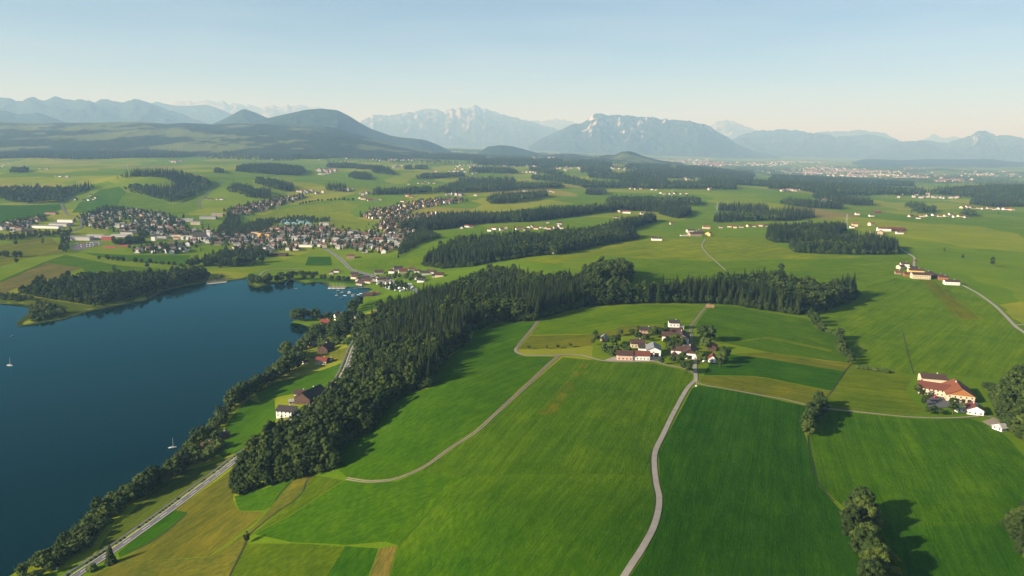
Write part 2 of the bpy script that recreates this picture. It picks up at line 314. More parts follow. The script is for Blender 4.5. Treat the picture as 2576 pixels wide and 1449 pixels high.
# --- mountains and hills behind, each a ridge with its own distance, height and depth
def ridge(name, label, prof, D, depth, base, m, rough=.1, seed=0, back=1.0, step=5, crag=0.0, p=1.25):
    prof = sorted(prof); px = np.arange(prof[0][0], prof[-1][0] + 1, step); py = np.interp(px, [q[0] for q in prof], [q[1] for q in prof])
    # round the polyline a little, then break it up with fine relief
    k = np.array([1, 2, 3, 2, 1.]); k /= k.sum(); pp = np.convolve(np.pad(py, 2, 'edge'), k, 'valid'); py = pp * .5 + py * .5
    C = np.array([at_dist(a, b, D) for a, b in zip(px, py)]); X, Z = C[:, 0], C[:, 2]
    Z = Z + (vnoise(X, X * 0, D * .012, seed) + .7 * vnoise(X, X * 0, D * .005, seed + 1) + .5 * vnoise(X, X * 0, D * .0022, seed + 6)) * crag * (Z - base).clip(0)
    nu = len(px); vv = np.concatenate([-np.linspace(1, 0, 58) ** 1.25, np.linspace(0, 1, 12)[1:] ** 1.2])
    VV = np.zeros((len(vv), nu, 3)); hgt = (Z - base)
    for j, t in enumerate(vv):
        dep = depth if t < 0 else depth * back
        a = abs(t); fall = (1 - a) ** p
        y = D + t * dep
        s = D / 23000.
        # spurs and gullies run down the slope: noise across u, drifting with depth
        n1 = 1 - np.abs(vnoise(X + y * .35, np.full(nu, y * .45), 1500 * s + 300, seed + 2)) * 2
        n2 = 1 - np.abs(vnoise(X - y * .25, np.full(nu, y * .6), 520 * s + 120, seed + 3)) * 2
        n3 = 1 - np.abs(vnoise(X + y * .1, np.full(nu, y * .8), 230 * s + 40, seed + 4)) * 2 + .6 * vnoise(X, np.full(nu, y), 110 * s + 25, seed + 5)
        env = min(1, a * 5) * (1 - a) ** .4
        z = base + hgt * (fall + env * rough * (n1 * 1.0 + n2 * .6 + n3 * .34))
        z = np.minimum(z, Z - a * 2) if t != 0 else Z
        sc = y / D
        VV[j] = np.stack([X * sc, np.full(nu, y), np.maximum(z, base - 30)], 1)
    F = grid_faces(len(vv), nu)
    o = link(name, bigmesh(name, VV.reshape(-1, 3), F, m)); tag(o, label, None, None, 'structure'); return o
FOR, MEA, ROCK = (.02, .036, .016), (.075, .1, .028), (.5, .46, .4)
m_low = mountain_mat('wooded_foothills', (.018, .03, .014), (.1, .125, .035), ROCK, 5000, 6000, 0, .49)
m_wood = mountain_mat('wooded_mountain', FOR, (.09, .12, .04), ROCK, 4000, 6000, 0, .3)
m_hi = mountain_mat('rocky_alps', (.025, .04, .022), (.07, .1, .04), (.24, .21, .18), 500, 2200, .34, .28)
m_mid = mountain_mat('half_wooded_alps', (.022, .036, .02), (.06, .09, .04), (.46, .41, .36), 300, 2400, .30, .26)
ridge('mountain', 'faint far alpine chain behind the blue ranges at left', [(340,268),(425,261),(445,257),(480,260),(520,256),(575,261),(610,259),(644,266),(684,265),(724,266),(756,266),(799,272),(840,285),(880,300)], 40000, 7000, 0, m_hi, .13, 11, crag=.05)
ridge('mountain', 'blue range with rounded shoulder behind the left mountain chain', [(360,275),(380,260),(395,255),(410,260),(445,266),(480,266),(517,263),(550,273),(585,288),(612,296),(640,306)], 27000, 5000, 50, m_wood, .12, 12)
ridge('mountain', 'long blue mountain chain with pointed tops along the left skyline', [(-500,262),(-300,250),(-150,256),(0,244),(15,245),(40,253),(62,253),(82,240),(110,254),(135,244),(160,247),(185,251),(207,250),(240,257),(265,248),(290,253),(312,259),(337,250),(360,253),(380,260),(425,276),(462,288),(490,300),(520,310)], 21000, 5500, 60, m_wood, .14, 13, crag=.02)
ridge('hill', 'low dark wooded hill at the left edge below the mountain chain', [(-300,290),(-100,276),(0,278),(22,280),(40,287),(72,287),(92,282),(110,288),(150,302),(180,312),(210,318)], 15500, 2600, 120, m_wood, .1, 14)
ridge('hill', 'pointed wooded peak left of the broad domed mountain', [(520,318),(555,303),(585,288),(612,273),(630,279),(644,284),(674,297),(700,306),(740,320)], 13500, 2400, 120, m_wood, .1, 15)
ridge('mountain', 'broad domed wooded mountain with long slope to the right', [(600,320),(640,306),(674,297),(719,287),(769,276),(809,273),(849,277),(881,293),(904,308),(931,323),(981,341),(1011,346),(1039,348),(1069,352),(1099,363),(1124,375),(1150,383),(1180,390)], 11500, 2600, 60, m_wood, .09, 16, step=4)
ridge('hill', 'row of wooded foothills with meadow patches below the mountains at left', [(-600,300),(-200,300),(0,306),(80,310),(160,309),(250,309),(307,307),(350,306),(387,309),(420,312),(462,309),(540,313),(600,310),(644,311),(720,314),(819,317),(869,327),(919,342),(994,362),(1056,374),(1100,384)], 9600, 3300, 100, m_low, .05, 17, step=4, p=.7)
ridge('mountain', 'pale rocky high massif in the middle of the skyline', [(860,335),(901,309),(924,293),(944,290),(994,289),(1006,287),(1034,281),(1054,277),(1079,273),(1094,277),(1109,283),(1131,275),(1159,272),(1176,270),(1194,266),(1209,273),(1231,280),(1256,285),(1288,293),(1303,296),(1325,305),(1358,313),(1388,321),(1440,340)], 34000, 8000, 0, m_hi, .15, 18, step=2, crag=.035)
ridge('mountain', 'very faint far peaks between the two rocky massifs', [(1260,310),(1325,303),(1360,306),(1400,302),(1440,307),(1480,312),(1540,320)], 46000, 6000, 0, m_hi, .12, 19, crag=.05)
ridge('mountain', 'flat-topped massif with a pale cliff at its left end', [(1330,368),(1368,346),(1398,331),(1418,323),(1440,311),(1450,309),(1463,311),(1483,298),(1493,288),(1513,286),(1533,291),(1563,288),(1588,293),(1633,296),(1645,296),(1678,301),(1708,304),(1738,305),(1763,311),(1788,321),(1808,333),(1833,348),(1850,361),(1900,381),(1960,392)], 23000, 4200, -40, m_mid, .19, 20, step=2, crag=.018, p=.9)
ridge('mountain', 'faint twin-peaked snow pale mountain far behind', [(1760,330),(1788,316),(1813,308),(1825,304),(1838,308),(1850,308),(1875,318),(1900,326),(1950,340)], 43000, 6000, 0, m_hi, .16, 21, step=3, crag=.06)
ridge('mountain', 'long rocky range right of the flat-topped massif', [(1800,375),(1838,353),(1875,336),(1900,331),(1932,328),(1969,325),(1999,327),(2044,337),(2072,333),(2102,346),(2132,341),(2182,337),(2207,342),(2232,348),(2257,353),(2300,372)], 28500, 5000, -40, m_mid, .19, 22, step=2, crag=.028, p=1)
ridge('mountain', 'pale plateau mountains just above the rocky range', [(2040,340),(2082,328),(2119,330),(2157,327),(2182,331),(2227,336),(2260,351),(2300,365)], 37000, 5000, 0, m_hi, .14, 23, crag=.05)
ridge('mountain', 'faint pale summits behind the right-hand mountain', [(2290,360),(2322,351),(2352,337),(2372,346),(2402,341),(2440,350),(2480,365)], 45000, 5000, 0, m_hi, .15, 24, crag=.06)
ridge('mountain', 'pyramid-shaped rocky mountain at the right end of the skyline', [(2120,400),(2169,391),(2194,381),(2227,370),(2257,358),(2294,355),(2322,353),(2342,353),(2362,359),(2382,359),(2407,351),(2442,342),(2462,331),(2477,327),(2497,336),(2507,343),(2524,338),(2547,342),(2576,348),(2700,352),(2900,345),(3100,370)], 26500, 5000, -40, m_mid, .19, 25, step=2, crag=.028, p=1)
ridge('hill', 'long dark wooded ridge in front of the right-hand mountains', [(2070,418),(2119,413),(2169,401),(2194,400),(2269,403),(2332,400),(2407,401),(2494,400),(2532,405),(2576,408),(2750,410),(3000,405)], 16500, 3500, -45, m_wood, .08, 26, p=1)
ridge('hill', 'small wooded cone hill in the middle distance before the massif', [(1470,412),(1483,407),(1508,394),(1525,389),(1545,390),(1563,382),(1583,380),(1600,385),(1620,393),(1650,401),(1688,408),(1720,413)], 8600, 900, 60, m_low, .06, 27, step=3)
ridge('hill', 'low wooded city hill before the central massif', [(1190,392),(1204,384),(1226,369),(1259,365),(1288,368),(1313,374),(1343,382),(1370,392)], 11000, 1100, 80, m_wood, .07, 28, step=3)
ridge('hill', 'low dark wooded rise left of the cone hill', [(1270,398),(1310,393),(1370,389),(1440,387),(1480,394),(1520,404)], 9600, 900, 80, m_low, .06, 29, step=3)

# --- meadows and fields: sheets laid on the ground, each with its own grass colour and row direction
GREEN = {'lush': (.03, .09, .002), 'deep': (.024, .08, .002), 'deeper': (.038, .096, .002), 'meadow': (.044, .108, .002), 'bright': (.056, .116, .003), 'mown': (.095, .138, .006), 'yellow': (.115, .132, .01), 'hay': (.105, .11, .013), 'tan': (.135, .116, .024), 'rough': (.1, .108, .014), 'dry': (.105, .11, .006), 'brown': (.12, .112, .032), 'marsh': (.07, .1, .01), 'strip': (.066, .108, .004), 'sunny': (.085, .15, .003), 'sunlit': (.135, .178, .006)}
_lift = [0.0]
def ground_off(r): return .06 + r * 1.3e-4
def inset_(v, Q, soft):
    """how far inside the soft edge a point lies, 1 = full own colour"""
    if soft[1] is None: return -sd_poly(v[:, 0], v[:, 1], Q) / soft[0]
    L = gp(soft[1]); d = np.full(len(v), 1e9)
    for a, b in zip(L[:-1], L[1:]):
        e = b - a; t = np.clip(((v - a) @ e) / (e @ e), 0, 1); d = np.minimum(d, np.hypot(*(v - a - t[:, None] * e).T))
    return d / soft[0]
def field(label, poly, cls, row=None, name='meadow', lift=0.0, m=None, soft=0):
    P = gp(poly); c = P.mean(0)
    # soften straight traced edges with extra points
    Q = []
    for i in range(len(P)):
        a, b = P[i], P[(i + 1) % len(P)]; L = np.hypot(*(b - a)); n = max(1, int(L / max(6, np.hypot(*a) / 60)))
        for k in range(n): Q.append(a + (b - a) * k / n)
    Q = np.array(Q); Q = Q + np.stack([vnoise(Q[:, 0], Q[:, 1], 25, 5), vnoise(Q[:, 0], Q[:, 1], 25, 6)], 1) * .35
    mn, mx = P.min(0), P.max(0); s = max(5, np.hypot(*c) / 70)
    xs, ys = np.meshgrid(np.arange(mn[0], mx[0], s), np.arange(mn[1], mx[1], s)); xs, ys = xs.ravel(), ys.ravel()
    k = sd_poly(xs, ys, Q) < -s * .35
    v, f = cdt(Q, np.stack([xs[k], ys[k]], 1))
    z = hq(v[:, 0], v[:, 1]) + ground_off(np.hypot(v[:, 0], v[:, 1])) + lift
    if row is not None:
        a, b = g(*row[0]), g(*row[1]); ang = math.atan2(b[1] - a[1], b[0] - a[0])
    else: ang = random.uniform(0, 3)
    ca, sa = math.cos(-ang), math.sin(-ang); x, y = v[:, 0] - c[0], v[:, 1] - c[1]
    L = np.stack([x * ca - y * sa, x * sa + y * ca, z], 1)
    me = mesh(name, L, f, m or M['field_soft' if soft else 'field'], True)
    if soft:
        k = inset_(v, Q, soft).clip(0, 1); k = (k * k * (3 - 2 * k))[:, None]; rgb = np.array(GREEN[soft[2]]) * (1 - k) + np.array(GREEN[cls]) * k
        me.attributes.new('grass', 'FLOAT_COLOR', 'POINT').data.foreach_set('color', np.column_stack([rgb, np.ones(len(v))]).astype(np.float32).ravel())
    o = link(name, me, None, (c[0], c[1], 0), ang); o.color = (*GREEN[cls], 1)
    tag(o, label, None, None, 'structure'); return o
def f_(label, cls, poly, row=None, name='meadow', lift=0.0, soft=0): return field(label, poly, cls, row, name, lift, soft=soft)
f_('pale hay meadow between the lakeside road and the wood', 'hay', [(297,1412),(525,1400),(550,1384),(644,1312),(664,1287),(602,1286),(586,1267),(585,1207),(582,1182),(550,1207),(500,1242),(455,1272),(440,1284),(472,1291),(425,1332),(375,1367)], ((330,1400),(600,1230)), 'hay_field')
f_('dark green verge strip along the lakeside road', 'lush', [(300,1402),(375,1366),(425,1331),(471,1290),(440,1284),(400,1312),(330,1365),(296,1392)], ((300,1400),(470,1290)), 'meadow')
f_('rough tan grassland strip below the hay meadow', 'rough', [(225,1449),(307,1413),(400,1409),(525,1402),(562,1382),(644,1319),(739,1207),(789,1196),(762,1232),(739,1259),(627,1344),(617,1367),(577,1449),(560,1480),(180,1480)], ((240,1449),(640,1320)), 'rough_grass', .03)
f_('bright green triangle of grass below the near wood tip', 'meadow', [(589,1249),(650,1234),(739,1206),(697,1267),(664,1284),(602,1285)], ((600,1260),(720,1230)))
f_('narrow yellow-green meadow above the tan strip', 'strip', [(789,1196),(864,1209),(727,1299),(632,1347),(739,1260),(764,1234)], ((640,1340),(850,1210)))
f_('green meadow sloping below the curved field track', 'meadow', [(866,1210),(930,1216),(1000,1211),(1060,1185),(1140,1203),(977,1362),(866,1372),(734,1365),(640,1345),(728,1300)], ((680,1345),(1000,1215)))
f_('sunlit yellow-green strip on the crest of the near slope', 'bright', [(1139,1203),(1180,1201),(1090,1280),(1002,1372),(965,1362)], ((975,1362),(1140,1205)), 'meadow', .1, (6, None, 'meadow'))  # sun on the crest is put into this lighter grass colour
f_('small tan stubble patch at the bottom edge', 'tan', [(954,1382),(999,1372),(985,1420),(972,1475),(920,1475)], ((940,1440),(976,1380)), 'stubble_field', .05)
f_('striped yellow-green meadow at the bottom edge', 'strip', [(620,1369),(734,1368),(867,1377),(822,1449),(810,1480),(560,1480)], ((620,1449),(760,1370)))
f_('deep green strip beside the stubble patch', 'lush', [(867,1375),(952,1380),(925,1449),(915,1480),(810,1480),(822,1449)], ((830,1449),(900,1380)))
f_('large dark green field at the bottom centre', 'deeper', [(1139,1206),(1250,1196),(1400,1194),(1642,1199),(1652,1250),(1638,1320),(1600,1395),(1569,1449),(1550,1480),(972,1480),(1002,1374),(1090,1282)], ((1300,1449),(1500,1200)), 'meadow', .05, (45, [(1060,1310),(1139,1206),(1250,1196),(1400,1194),(1642,1199)], 'bright'))  # slope turned from the sun: its shade is put into the grass colour
f_('bright meadow between the field track and the pale lane', 'bright', [(1139,1203),(1090,1282),(1002,1374),(972,1480),(1550,1480),(1569,1449),(1600,1395),(1638,1320),(1652,1250),(1642,1197),(1642,1150),(1664,1090),(1733,967),(1741,945),(1728,934),(1640,914),(1500,907),(1416,899),(1380,930),(1270,1028),(1130,1139),(1080,1172),(1060,1185)], ((1300,1150),(1480,940)))
f_('dry brownish strip in the meadow below the farm lane', 'dry', [(1490,909),(1474,932),(1398,1049),(1336,1051),(1384,1003),(1420,958),(1452,922),(1464,904)], ((1370,1045),(1480,910)), 'dry_grass', .08, (7, None, 'bright'))
f_('green meadow between the wood shadow and the field track', 'meadow', [(872,1201),(930,1208),(1000,1203),(1070,1170),(1190,1085),(1250,1034),(1395,898),(1320,897),(1299,889),(1293,880),(1350,808),(1255,814),(1195,834),(1178,866),(1120,905),(1090,945),(1080,977),(1016,992),(960,1037),(936,1082),(880,1112),(855,1142),(846,1180)], ((900,1200),(1250,1000)))
f_('yellow mown field beside the farm orchard', 'yellow', [(1305,879),(1333,845),(1473,842),(1535,832),(1568,819),(1668,818),(1663,827),(1598,844),(1530,848),(1495,851),(1485,869),(1398,877)], ((1310,870),(1480,850)), 'mown_field')
f_('bright green meadow between the farm and the spruce wood', 'sunny', [(1360,807),(1462,777),(1610,767),(1775,768),(1738,822),(1668,816),(1568,817),(1530,831),(1470,840),(1336,843)], ((1400,830),(1700,780)))
f_('long mown strips of green east of the farm', 'bright', [(1784,772),(1840,770),(1919,785),(2033,803),(2050,822),(2105,845),(2112,870),(2132,908),(2137,914),(1932,886),(1820,862),(1790,830),(1747,822)], ((1800,830),(2120,905)))
f_('pale mown strip east of the big farm tree', 'yellow', [(1840,890),(1932,887),(2102,912),(2137,914),(2132,931),(2107,931),(1932,902)], ((1840,890),(2120,922)), 'mown_field', .03)
f_('thin pale mown line across the strips east of the farm', 'mown', [(1800,866),(1932,847),(2092,879),(2092,885),(1932,853)], ((1932,850),(2090,880)), 'mown_field', .05)
f_('dark green strip between two mown strips', 'lush', [(1790,905),(1840,892),(1932,903),(2107,932),(2128,934),(2092,983),(1932,951),(1892,946),(1770,944)], ((1800,930),(2100,960)))
f_('yellow mown field by the path to the hedge', 'yellow', [(1765,947),(1892,948),(1932,953),(2092,985),(2062,1003),(2039,1019),(1932,996),(1860,982),(1790,970),(1762,963)], ((1780,955),(2060,1000)), 'mown_field')
f_('dark green striped field right of the pale lane', 'deep', [(1757,970),(1900,994),(2030,1022),(2022,1090),(2030,1110),(2058,1222),(2130,1300),(2175,1449),(2180,1480),(1568,1480),(1585,1449),(1620,1395),(1655,1310),(1668,1250),(1658,1200),(1656,1140),(1680,1090),(1742,978)], ((1700,1300),(1800,1000)), 'meadow')
f_('broad green field between the hedge and the right farm', 'meadow', [(2033,1100),(2050,1062),(2072,1030),(2207,1045),(2277,1052),(2344,1056),(2440,1053),(2510,1080),(2545,1112),(2600,1180),(2590,1270),(2590,1330),(2640,1480),(2240,1480),(2140,1290),(2062,1222)], ((2200,1300),(2120,1060)))
f_('darker green field in the bottom right corner', 'lush', [(2200,1301),(2320,1313),(2533,1314),(2560,1380),(2620,1449),(2640,1480),(2240,1480),(2235,1400),(2170,1320)], ((2400,1449),(2350,1320)), 'meadow', .05, (8, [(2170,1301),(2200,1301),(2320,1313),(2533,1314)], 'meadow'))
f_('small tan field beside the shaded trees at the bottom', 'hay', [(2222,1412),(2267,1388),(2272,1449),(2275,1480),(2222,1480)], ((2245,1449),(2250,1400)), 'stubble_field', .05)
f_('yellow-green meadow left of the red-roofed farm', 'mown', [(2139,920),(2235,930),(2288,945),(2288,962),(2278,985),(2300,1010),(2330,1036),(2277,1047),(2132,1031),(2072,1024),(2066,1004),(2094,985)], ((2090,1010),(2280,1030)))
f_('wide bright meadow below the hamlet on the right', 'sunny', [(2112,842),(2062,790),(2120,770),(2160,750),(2180,720),(2250,700),(2330,712),(2421,725),(2500,772),(2551,824),(2580,842),(2640,900),(2545,930),(2500,955),(2330,940),(2290,942),(2235,928),(2140,913),(2115,870)], ((2200,900),(2400,760)))
f_('tan mown strips below the roadside hamlet', 'dry', [(2308,703),(2360,706),(2483,806),(2400,808)], ((2330,710),(2440,805)), 'mown_field', .05, (12, None, 'sunny'))
f_('yellow-green slope between the two woods', 'sunlit', [(1300,655),(1404,644),(1454,632),(1530,617),(1610,602),(1720,600),(1768,608),(1766,622),(1796,655),(1680,652),(1590,650),(1500,640),(1400,665)], ((1400,650),(1750,610)))
f_('green shaded meadow behind the round wood', 'sunny', [(1590,652),(1680,654),(1796,657),(1823,682),(1800,692),(1612,712),(1570,690)], ((1600,690),(1800,665)))
f_('yellow-green field left of the far spruce wood', 'sunlit', [(1775,602),(1800,598),(1924,600),(1945,613),(1990,628),(1998,637),(2100,644),(2180,645),(2130,650),(1960,653),(1800,653),(1782,638),(1770,619)], ((1800,640),(1980,610)))
f_('large green field around the hamlet on the right', 'sunny', [(1830,682),(1800,657),(1960,655),(2130,652),(2258,645),(2290,650),(2295,668),(2245,690),(2175,715),(2150,730),(2130,733),(2060,740),(1967,720),(1860,720)], ((1850,700),(2200,660)))
f_('yellow-green meadow sloping down to the harbour road', 'sunny', [(884,676),(866,660),(900,655),(980,645),(1060,625),(1112,618),(1080,645),(1062,668),(985,672),(940,682)], ((900,670),(1080,630)))
f_('bright green meadow in front of the white houses', 'meadow', [(208,636),(330,642),(480,642),(466,669),(400,663),(300,652),(250,646)], ((230,640),(460,660)))
f_('bright meadow left of the wood on the lake point', 'bright', [(0,706),(120,656),(165,641),(230,655),(300,668),(430,680),(520,683),(505,690),(425,690),(325,692),(225,694),(205,674),(117,661),(0,711)], ((0,706),(400,680)))
f_('tan brown field at the left edge by the lake', 'brown', [(-60,735),(0,712),(117,662),(205,675),(150,695),(60,718),(0,741),(-60,752)], ((0,720),(180,675)), 'stubble_field', .05)
f_('yellow-green meadow at the left edge below the works', 'yellow', [(-60,630),(0,618),(80,600),(130,600),(160,625),(163,637),(60,650),(-60,690)], ((0,640),(150,610)))
f_('large yellow-green meadow behind the glass houses', 'sunlit', [(605,575),(640,548),(700,528),(750,520),(870,508),(905,515),(880,535),(905,552),(940,557),(880,578),(830,574),(800,558),(690,545),(640,572)], ((650,560),(880,520)))
f_('green meadow on the slope left of the upper town', 'meadow', [(180,535),(200,510),(250,478),(300,470),(318,484),(300,505),(297,525),(230,535)], ((200,530),(300,480)))
f_('striped meadow below the wooded hill', 'sunny', [(298,525),(306,485),(320,484),(375,496),(437,515),(520,480),(528,478),(505,500),(490,530),(440,541),(400,530)], ((310,510),(480,520)))
f_('dark green meadow at the left edge under the wood', 'lush', [(-60,515),(50,517),(150,514),(152,525),(120,545),(60,555),(0,568),(-60,575)], ((0,550),(140,520)))
f_('marshy green reed bank on the lake point', 'marsh', [(-60,752),(0,748),(55,742),(110,752),(175,762),(225,770),(275,764),(330,752),(375,740),(437,723),(470,715),(437,726),(400,738),(362,756),(312,766),(262,776),(212,786),(185,796),(150,806),(100,814),(75,819),(50,821),(47,814),(67,797),(86,777),(75,771),(37,766),(0,764),(-60,760)], ((60,800),(300,770)), 'marsh', .05)
f_('sports pitch of even dark green turf beside the road', 'deep', [(768,668),(835,668),(832,646),(776,646)], ((770,667),(835,667)), 'sports_pitch', .05)
f_('mown lakeside lawn by the harbour', 'meadow', [(745,706),(790,708),(818,708),(880,715),(905,714),(880,704),(820,700),(760,700)], ((750,705),(880,710)), 'lawn', .05)
f_('green lakeside meadow above the old farm', 'meadow', [(640,985),(700,960),(770,945),(800,935),(872,908),(862,925),(845,955),(832,978),(760,985),(690,1000),(655,1012)], ((680,985),(850,930)))
f_('sloping lakeside meadow below the old farm', 'meadow', [(570,1070),(590,1040),(625,1005),(655,1014),(690,1002),(695,1050),(680,1090),(640,1120),(615,1132),(560,1150),(548,1140)], ((570,1110),(680,1030)))
f_('lawn strip between shore trees and lakeside road', 'marsh', [(215,1430),(270,1345),(320,1300),(350,1268),(405,1222),(465,1185),(540,1165),(605,1138),(560,1165),(490,1220),(428,1268),(365,1313),(300,1360),(245,1402),(200,1440)], ((230,1410),(600,1140)))
f_('small meadow above the boathouse', 'bright', [(905,772),(930,757),(1000,742),(1010,748),(975,765),(960,772)], ((910,770),(1000,745)))
f_('garden lawn below the shaded villas', 'meadow', [(872,850),(905,838),(930,822),(925,850),(905,870),(880,872),(860,862)], ((865,860),(925,830)), 'lawn', .04)
f_('golden lawn between the chalet and the road', 'yellow', [(775,885),(800,890),(838,880),(890,872),(884,892),(872,906),(800,905),(770,898)], ((780,892),(885,880)), 'lawn', .04)
for i, (a, b) in enumerate([(260, 619), (297, 615)]):
    field('red clay tennis court, ' + ('left' if i == 0 else 'right') + ' of the two by the town meadow', [(a, b), (a + 31, b), (a + 31, b + 6), (a, b + 6)], 'brown', None, 'tennis_court', .1, plain('clay_court%d' % i, (.3, .07, .04), .9))

# --- roads, lanes and tracks
def catmull(P, n=6):
    P = np.array(P, float); Q = np.vstack([2 * P[0] - P[1], P, 2 * P[-1] - P[-2]]); out = []
    for i in range(1, len(Q) - 2):
        for t in np.arange(n) / n:
            a, b, c, d = Q[i - 1], Q[i], Q[i + 1], Q[i + 2]
            out.append(.5 * (2 * b + (c - a) * t + (2 * a - 5 * b + 4 * c - d) * t * t + (3 * b - a - 3 * c + d) * t ** 3))
    out.append(P[-1]); return np.array(out)
def resample(P, s):
    d = np.concatenate([[0], np.cumsum(np.hypot(*(P[1:] - P[:-1]).T))]); n = max(2, int(d[-1] / s)); t = np.linspace(0, d[-1], n)
    return np.stack([np.interp(t, d, P[:, 0]), np.interp(t, d, P[:, 1])], 1)
def path_of(px, s=4): return resample(catmull(gp(px)), s)
def ribbon(name, P, wid, m, off=0., lift=.05, label=None, parent=None, dash=None, cross=4):
    T = np.gradient(P, axis=0); T /= np.hypot(*T.T)[:, None]; N = np.stack([-T[:, 1], T[:, 0]], 1)
    k = max(2, cross); V = []; F = []
    for j in range(k):
        q = P + N * (off + wid * (j / (k - 1) - .5)); r = np.hypot(*q.T)
        V.append(np.column_stack([q, hq(*q.T) + ground_off(r) * 1.6 + .08 + lift]))
    V = np.stack(V, 1); n = len(P)
    for i in range(n - 1):
        if dash and (i % dash[1]) >= dash[0]: continue
        for j in range(k - 1): F.append((i * k + j, (i + 1) * k + j, (i + 1) * k + j + 1, i * k + j + 1))
    o = link(name, mesh(name, V.reshape(-1, 3), [f[::-1] for f in F], m), parent)
    if parent is None: tag(o, label, None, None, 'structure')
    return o
ROAD = path_of([(150,1480),(190,1449),(250,1409),(312,1367),(375,1322),(437,1277),(500,1229),(575,1172),(620,1137),(700,1083),(780,1026),(845,968),(868,935),(882,900),(895,868),(915,838),(945,808),(990,775),(1046,738),(1030,722),(985,708),(925,690),(884,678),(864,659),(839,639),(802,619),(770,612)], 3)
rd = ribbon('road', ROAD, 6.8, M['asphalt'], label='grey two-lane road along the lake shore')
ribbon('centre_line', ROAD, .3, M['paint'], 0, .12, parent=rd, dash=(2, 5), cross=2)
for s in (-3.1, 3.1): ribbon('edge_line', ROAD, .28, M['paint'], s, .12, parent=rd, cross=2)
ribbon('cycle_path', ROAD[:200], 2.2, M['asphalt'], 7.6, label='narrow cycle path beside the lakeside road')
LANE = path_of([(1540,1500),(1571,1449),(1591,1417),(1613,1384),(1643,1329),(1656,1284),(1658,1249),(1651,1217),(1646,1169),(1649,1134),(1669,1092),(1693,1042),(1723,987),(1738,967),(1749,958),(1750,944),(1748,924),(1749,909),(1745,890)])
ribbon('farm_lane', LANE, 3.1, M['concrete'], label='pale winding lane leading up to the farm')
WEST = path_of([(1747,940),(1733,931),(1705,924),(1673,918),(1643,910),(1573,911),(1518,908),(1493,902),(1460,894),(1423,892),(1403,894),(1360,895),(1323,894),(1303,889),(1297,881),(1302,872),(1318,852),(1335,832),(1355,805),(1366,792)], 3)
ribbon('farm_lane', WEST[:int(len(WEST) * .58)], 3.0, M['gravel'], label='gravel lane curving past the farm to the west')
def track(px, label, wid=.75, gap=1.5):
    P = path_of(px, 3) if not isinstance(px, np.ndarray) else px
    t = ribbon('field_track', P, wid, M['gravel'], -gap / 2, label=label, cross=2); ribbon('wheel_rut', P, wid, M['gravel'], gap / 2, parent=t, cross=2)
track(WEST[int(len(WEST) * .55):], 'two-rut field track bending round the mown field to the wood', 1.0, 1.7)
track([(1405,896),(1373,924),(1323,972),(1273,1017),(1248,1040),(1197,1087),(1127,1132),(1077,1169),(1027,1194),(977,1209),(927,1212),(897,1209),(872,1204)], 'long two-rut field track curving down the near slope', 1.0, 1.8)
track([(1741,880),(1740,850),(1737,825),(1748,807),(1780,767),(1790,755)], 'two-rut track from the farm up to the spruce wood', .9)
ribbon('farm_path', path_of([(1752,961),(1760,966),(1780,971),(1823,978),(1892,991),(1932,998),(1982,1007),(2037,1021),(2070,1027),(2132,1034),(2207,1042),(2277,1049),(2344,1052),(2394,1052),(2444,1049),(2480,1047),(2520,1060)]), 2.0, M['gravel'], label='thin pale path from the crossroads to the right-hand farm')
ribbon('country_road', path_of([(2185,583),(2200,589),(2236,607),(2269,629),(2296,645),(2301,653),(2299,668),(2310,684),(2350,696),(2395,708),(2423,719),(2462,740),(2502,769),(2529,795),(2553,820),(2576,837),(2650,890)]), 4.0, M['concrete'], label='pale country road passing the hamlet on the right')
ribbon('country_road', path_of([(2553,818),(2580,818),(2640,820)]), 3.5, M['concrete'], label='short side road at the right edge')
ribbon('field_path', path_of([(1774,601),(1766,619),(1779,639),(1796,654),(1825,680)]), 2.6, M['gravel'], label='winding gravel path below the farmstead in mid distance')
ribbon('country_road', path_of([(160,525),(158,512),(170,495),(178,478),(190,465)], 8), 6, M['asphalt'], label='road winding past the wood at far left')
ribbon('country_road', path_of([(160,525),(170,540),(200,548),(205,570),(185,580),(150,590)], 8), 7, M['asphalt'], label='town access road beside the works')
ribbon('country_road', path_of([(505,525),(500,508),(520,488),(545,465),(560,455)], 8), 6, M['asphalt'], label='road climbing between the woods above the town')
ribbon('town_street', path_of([(770,612),(700,607),(640,612),(560,615),(480,612),(400,600),(330,598),(280,596)], 8), 8, M['asphalt'], label='main street running through the town')
ribbon('harbour_street', path_of([(884,678),(930,696),(980,700),(1040,690),(1080,688)], 6), 6, M['asphalt'], label='street through the harbour village')
ribbon('footpath', path_of([(645,712),(655,690),(672,680),(700,676),(760,676)], 6), 3, M['gravel'], label='pale footpath along the stream to the lake')
DITCH = plain('ditch_edge', (.022, .03, .012), .9, .3)
for lab, px in [('dark ditch along the edge of the striped field', [(2032,1095),(2036,1130),(2045,1165),(2056,1210),(2075,1238),(2098,1262)]), ('dark fence line between tan strip and green slope', [(577,1449),(605,1395),(618,1367),(628,1345),(680,1300),(739,1260),(764,1234),(770,1212),(789,1196)]),
    ('dark ditch at the left side of the tan strip', [(690,1262),(712,1232),(739,1207)]), ('thin ditch between mown strips and meadow', [(2139,918),(2118,945),(2095,982),(2070,1010)]), ('dark edge of the green verge strip', [(300,1402),(375,1367),(425,1332),(471,1291)]), ('thin ditch in the wide right meadow', [(2298,938),(2290,912),(2283,885),(2277,862),(2271,835)]), ('dark field edge left of the lane', [(1540,1470),(1563,1449),(1604,1384),(1634,1330),(1647,1284),(1649,1249),(1642,1217),(1637,1169),(1640,1132)])]:
    ribbon('ditch', path_of(px, 3), .8, DITCH, label=lab, cross=2, lift=.02)
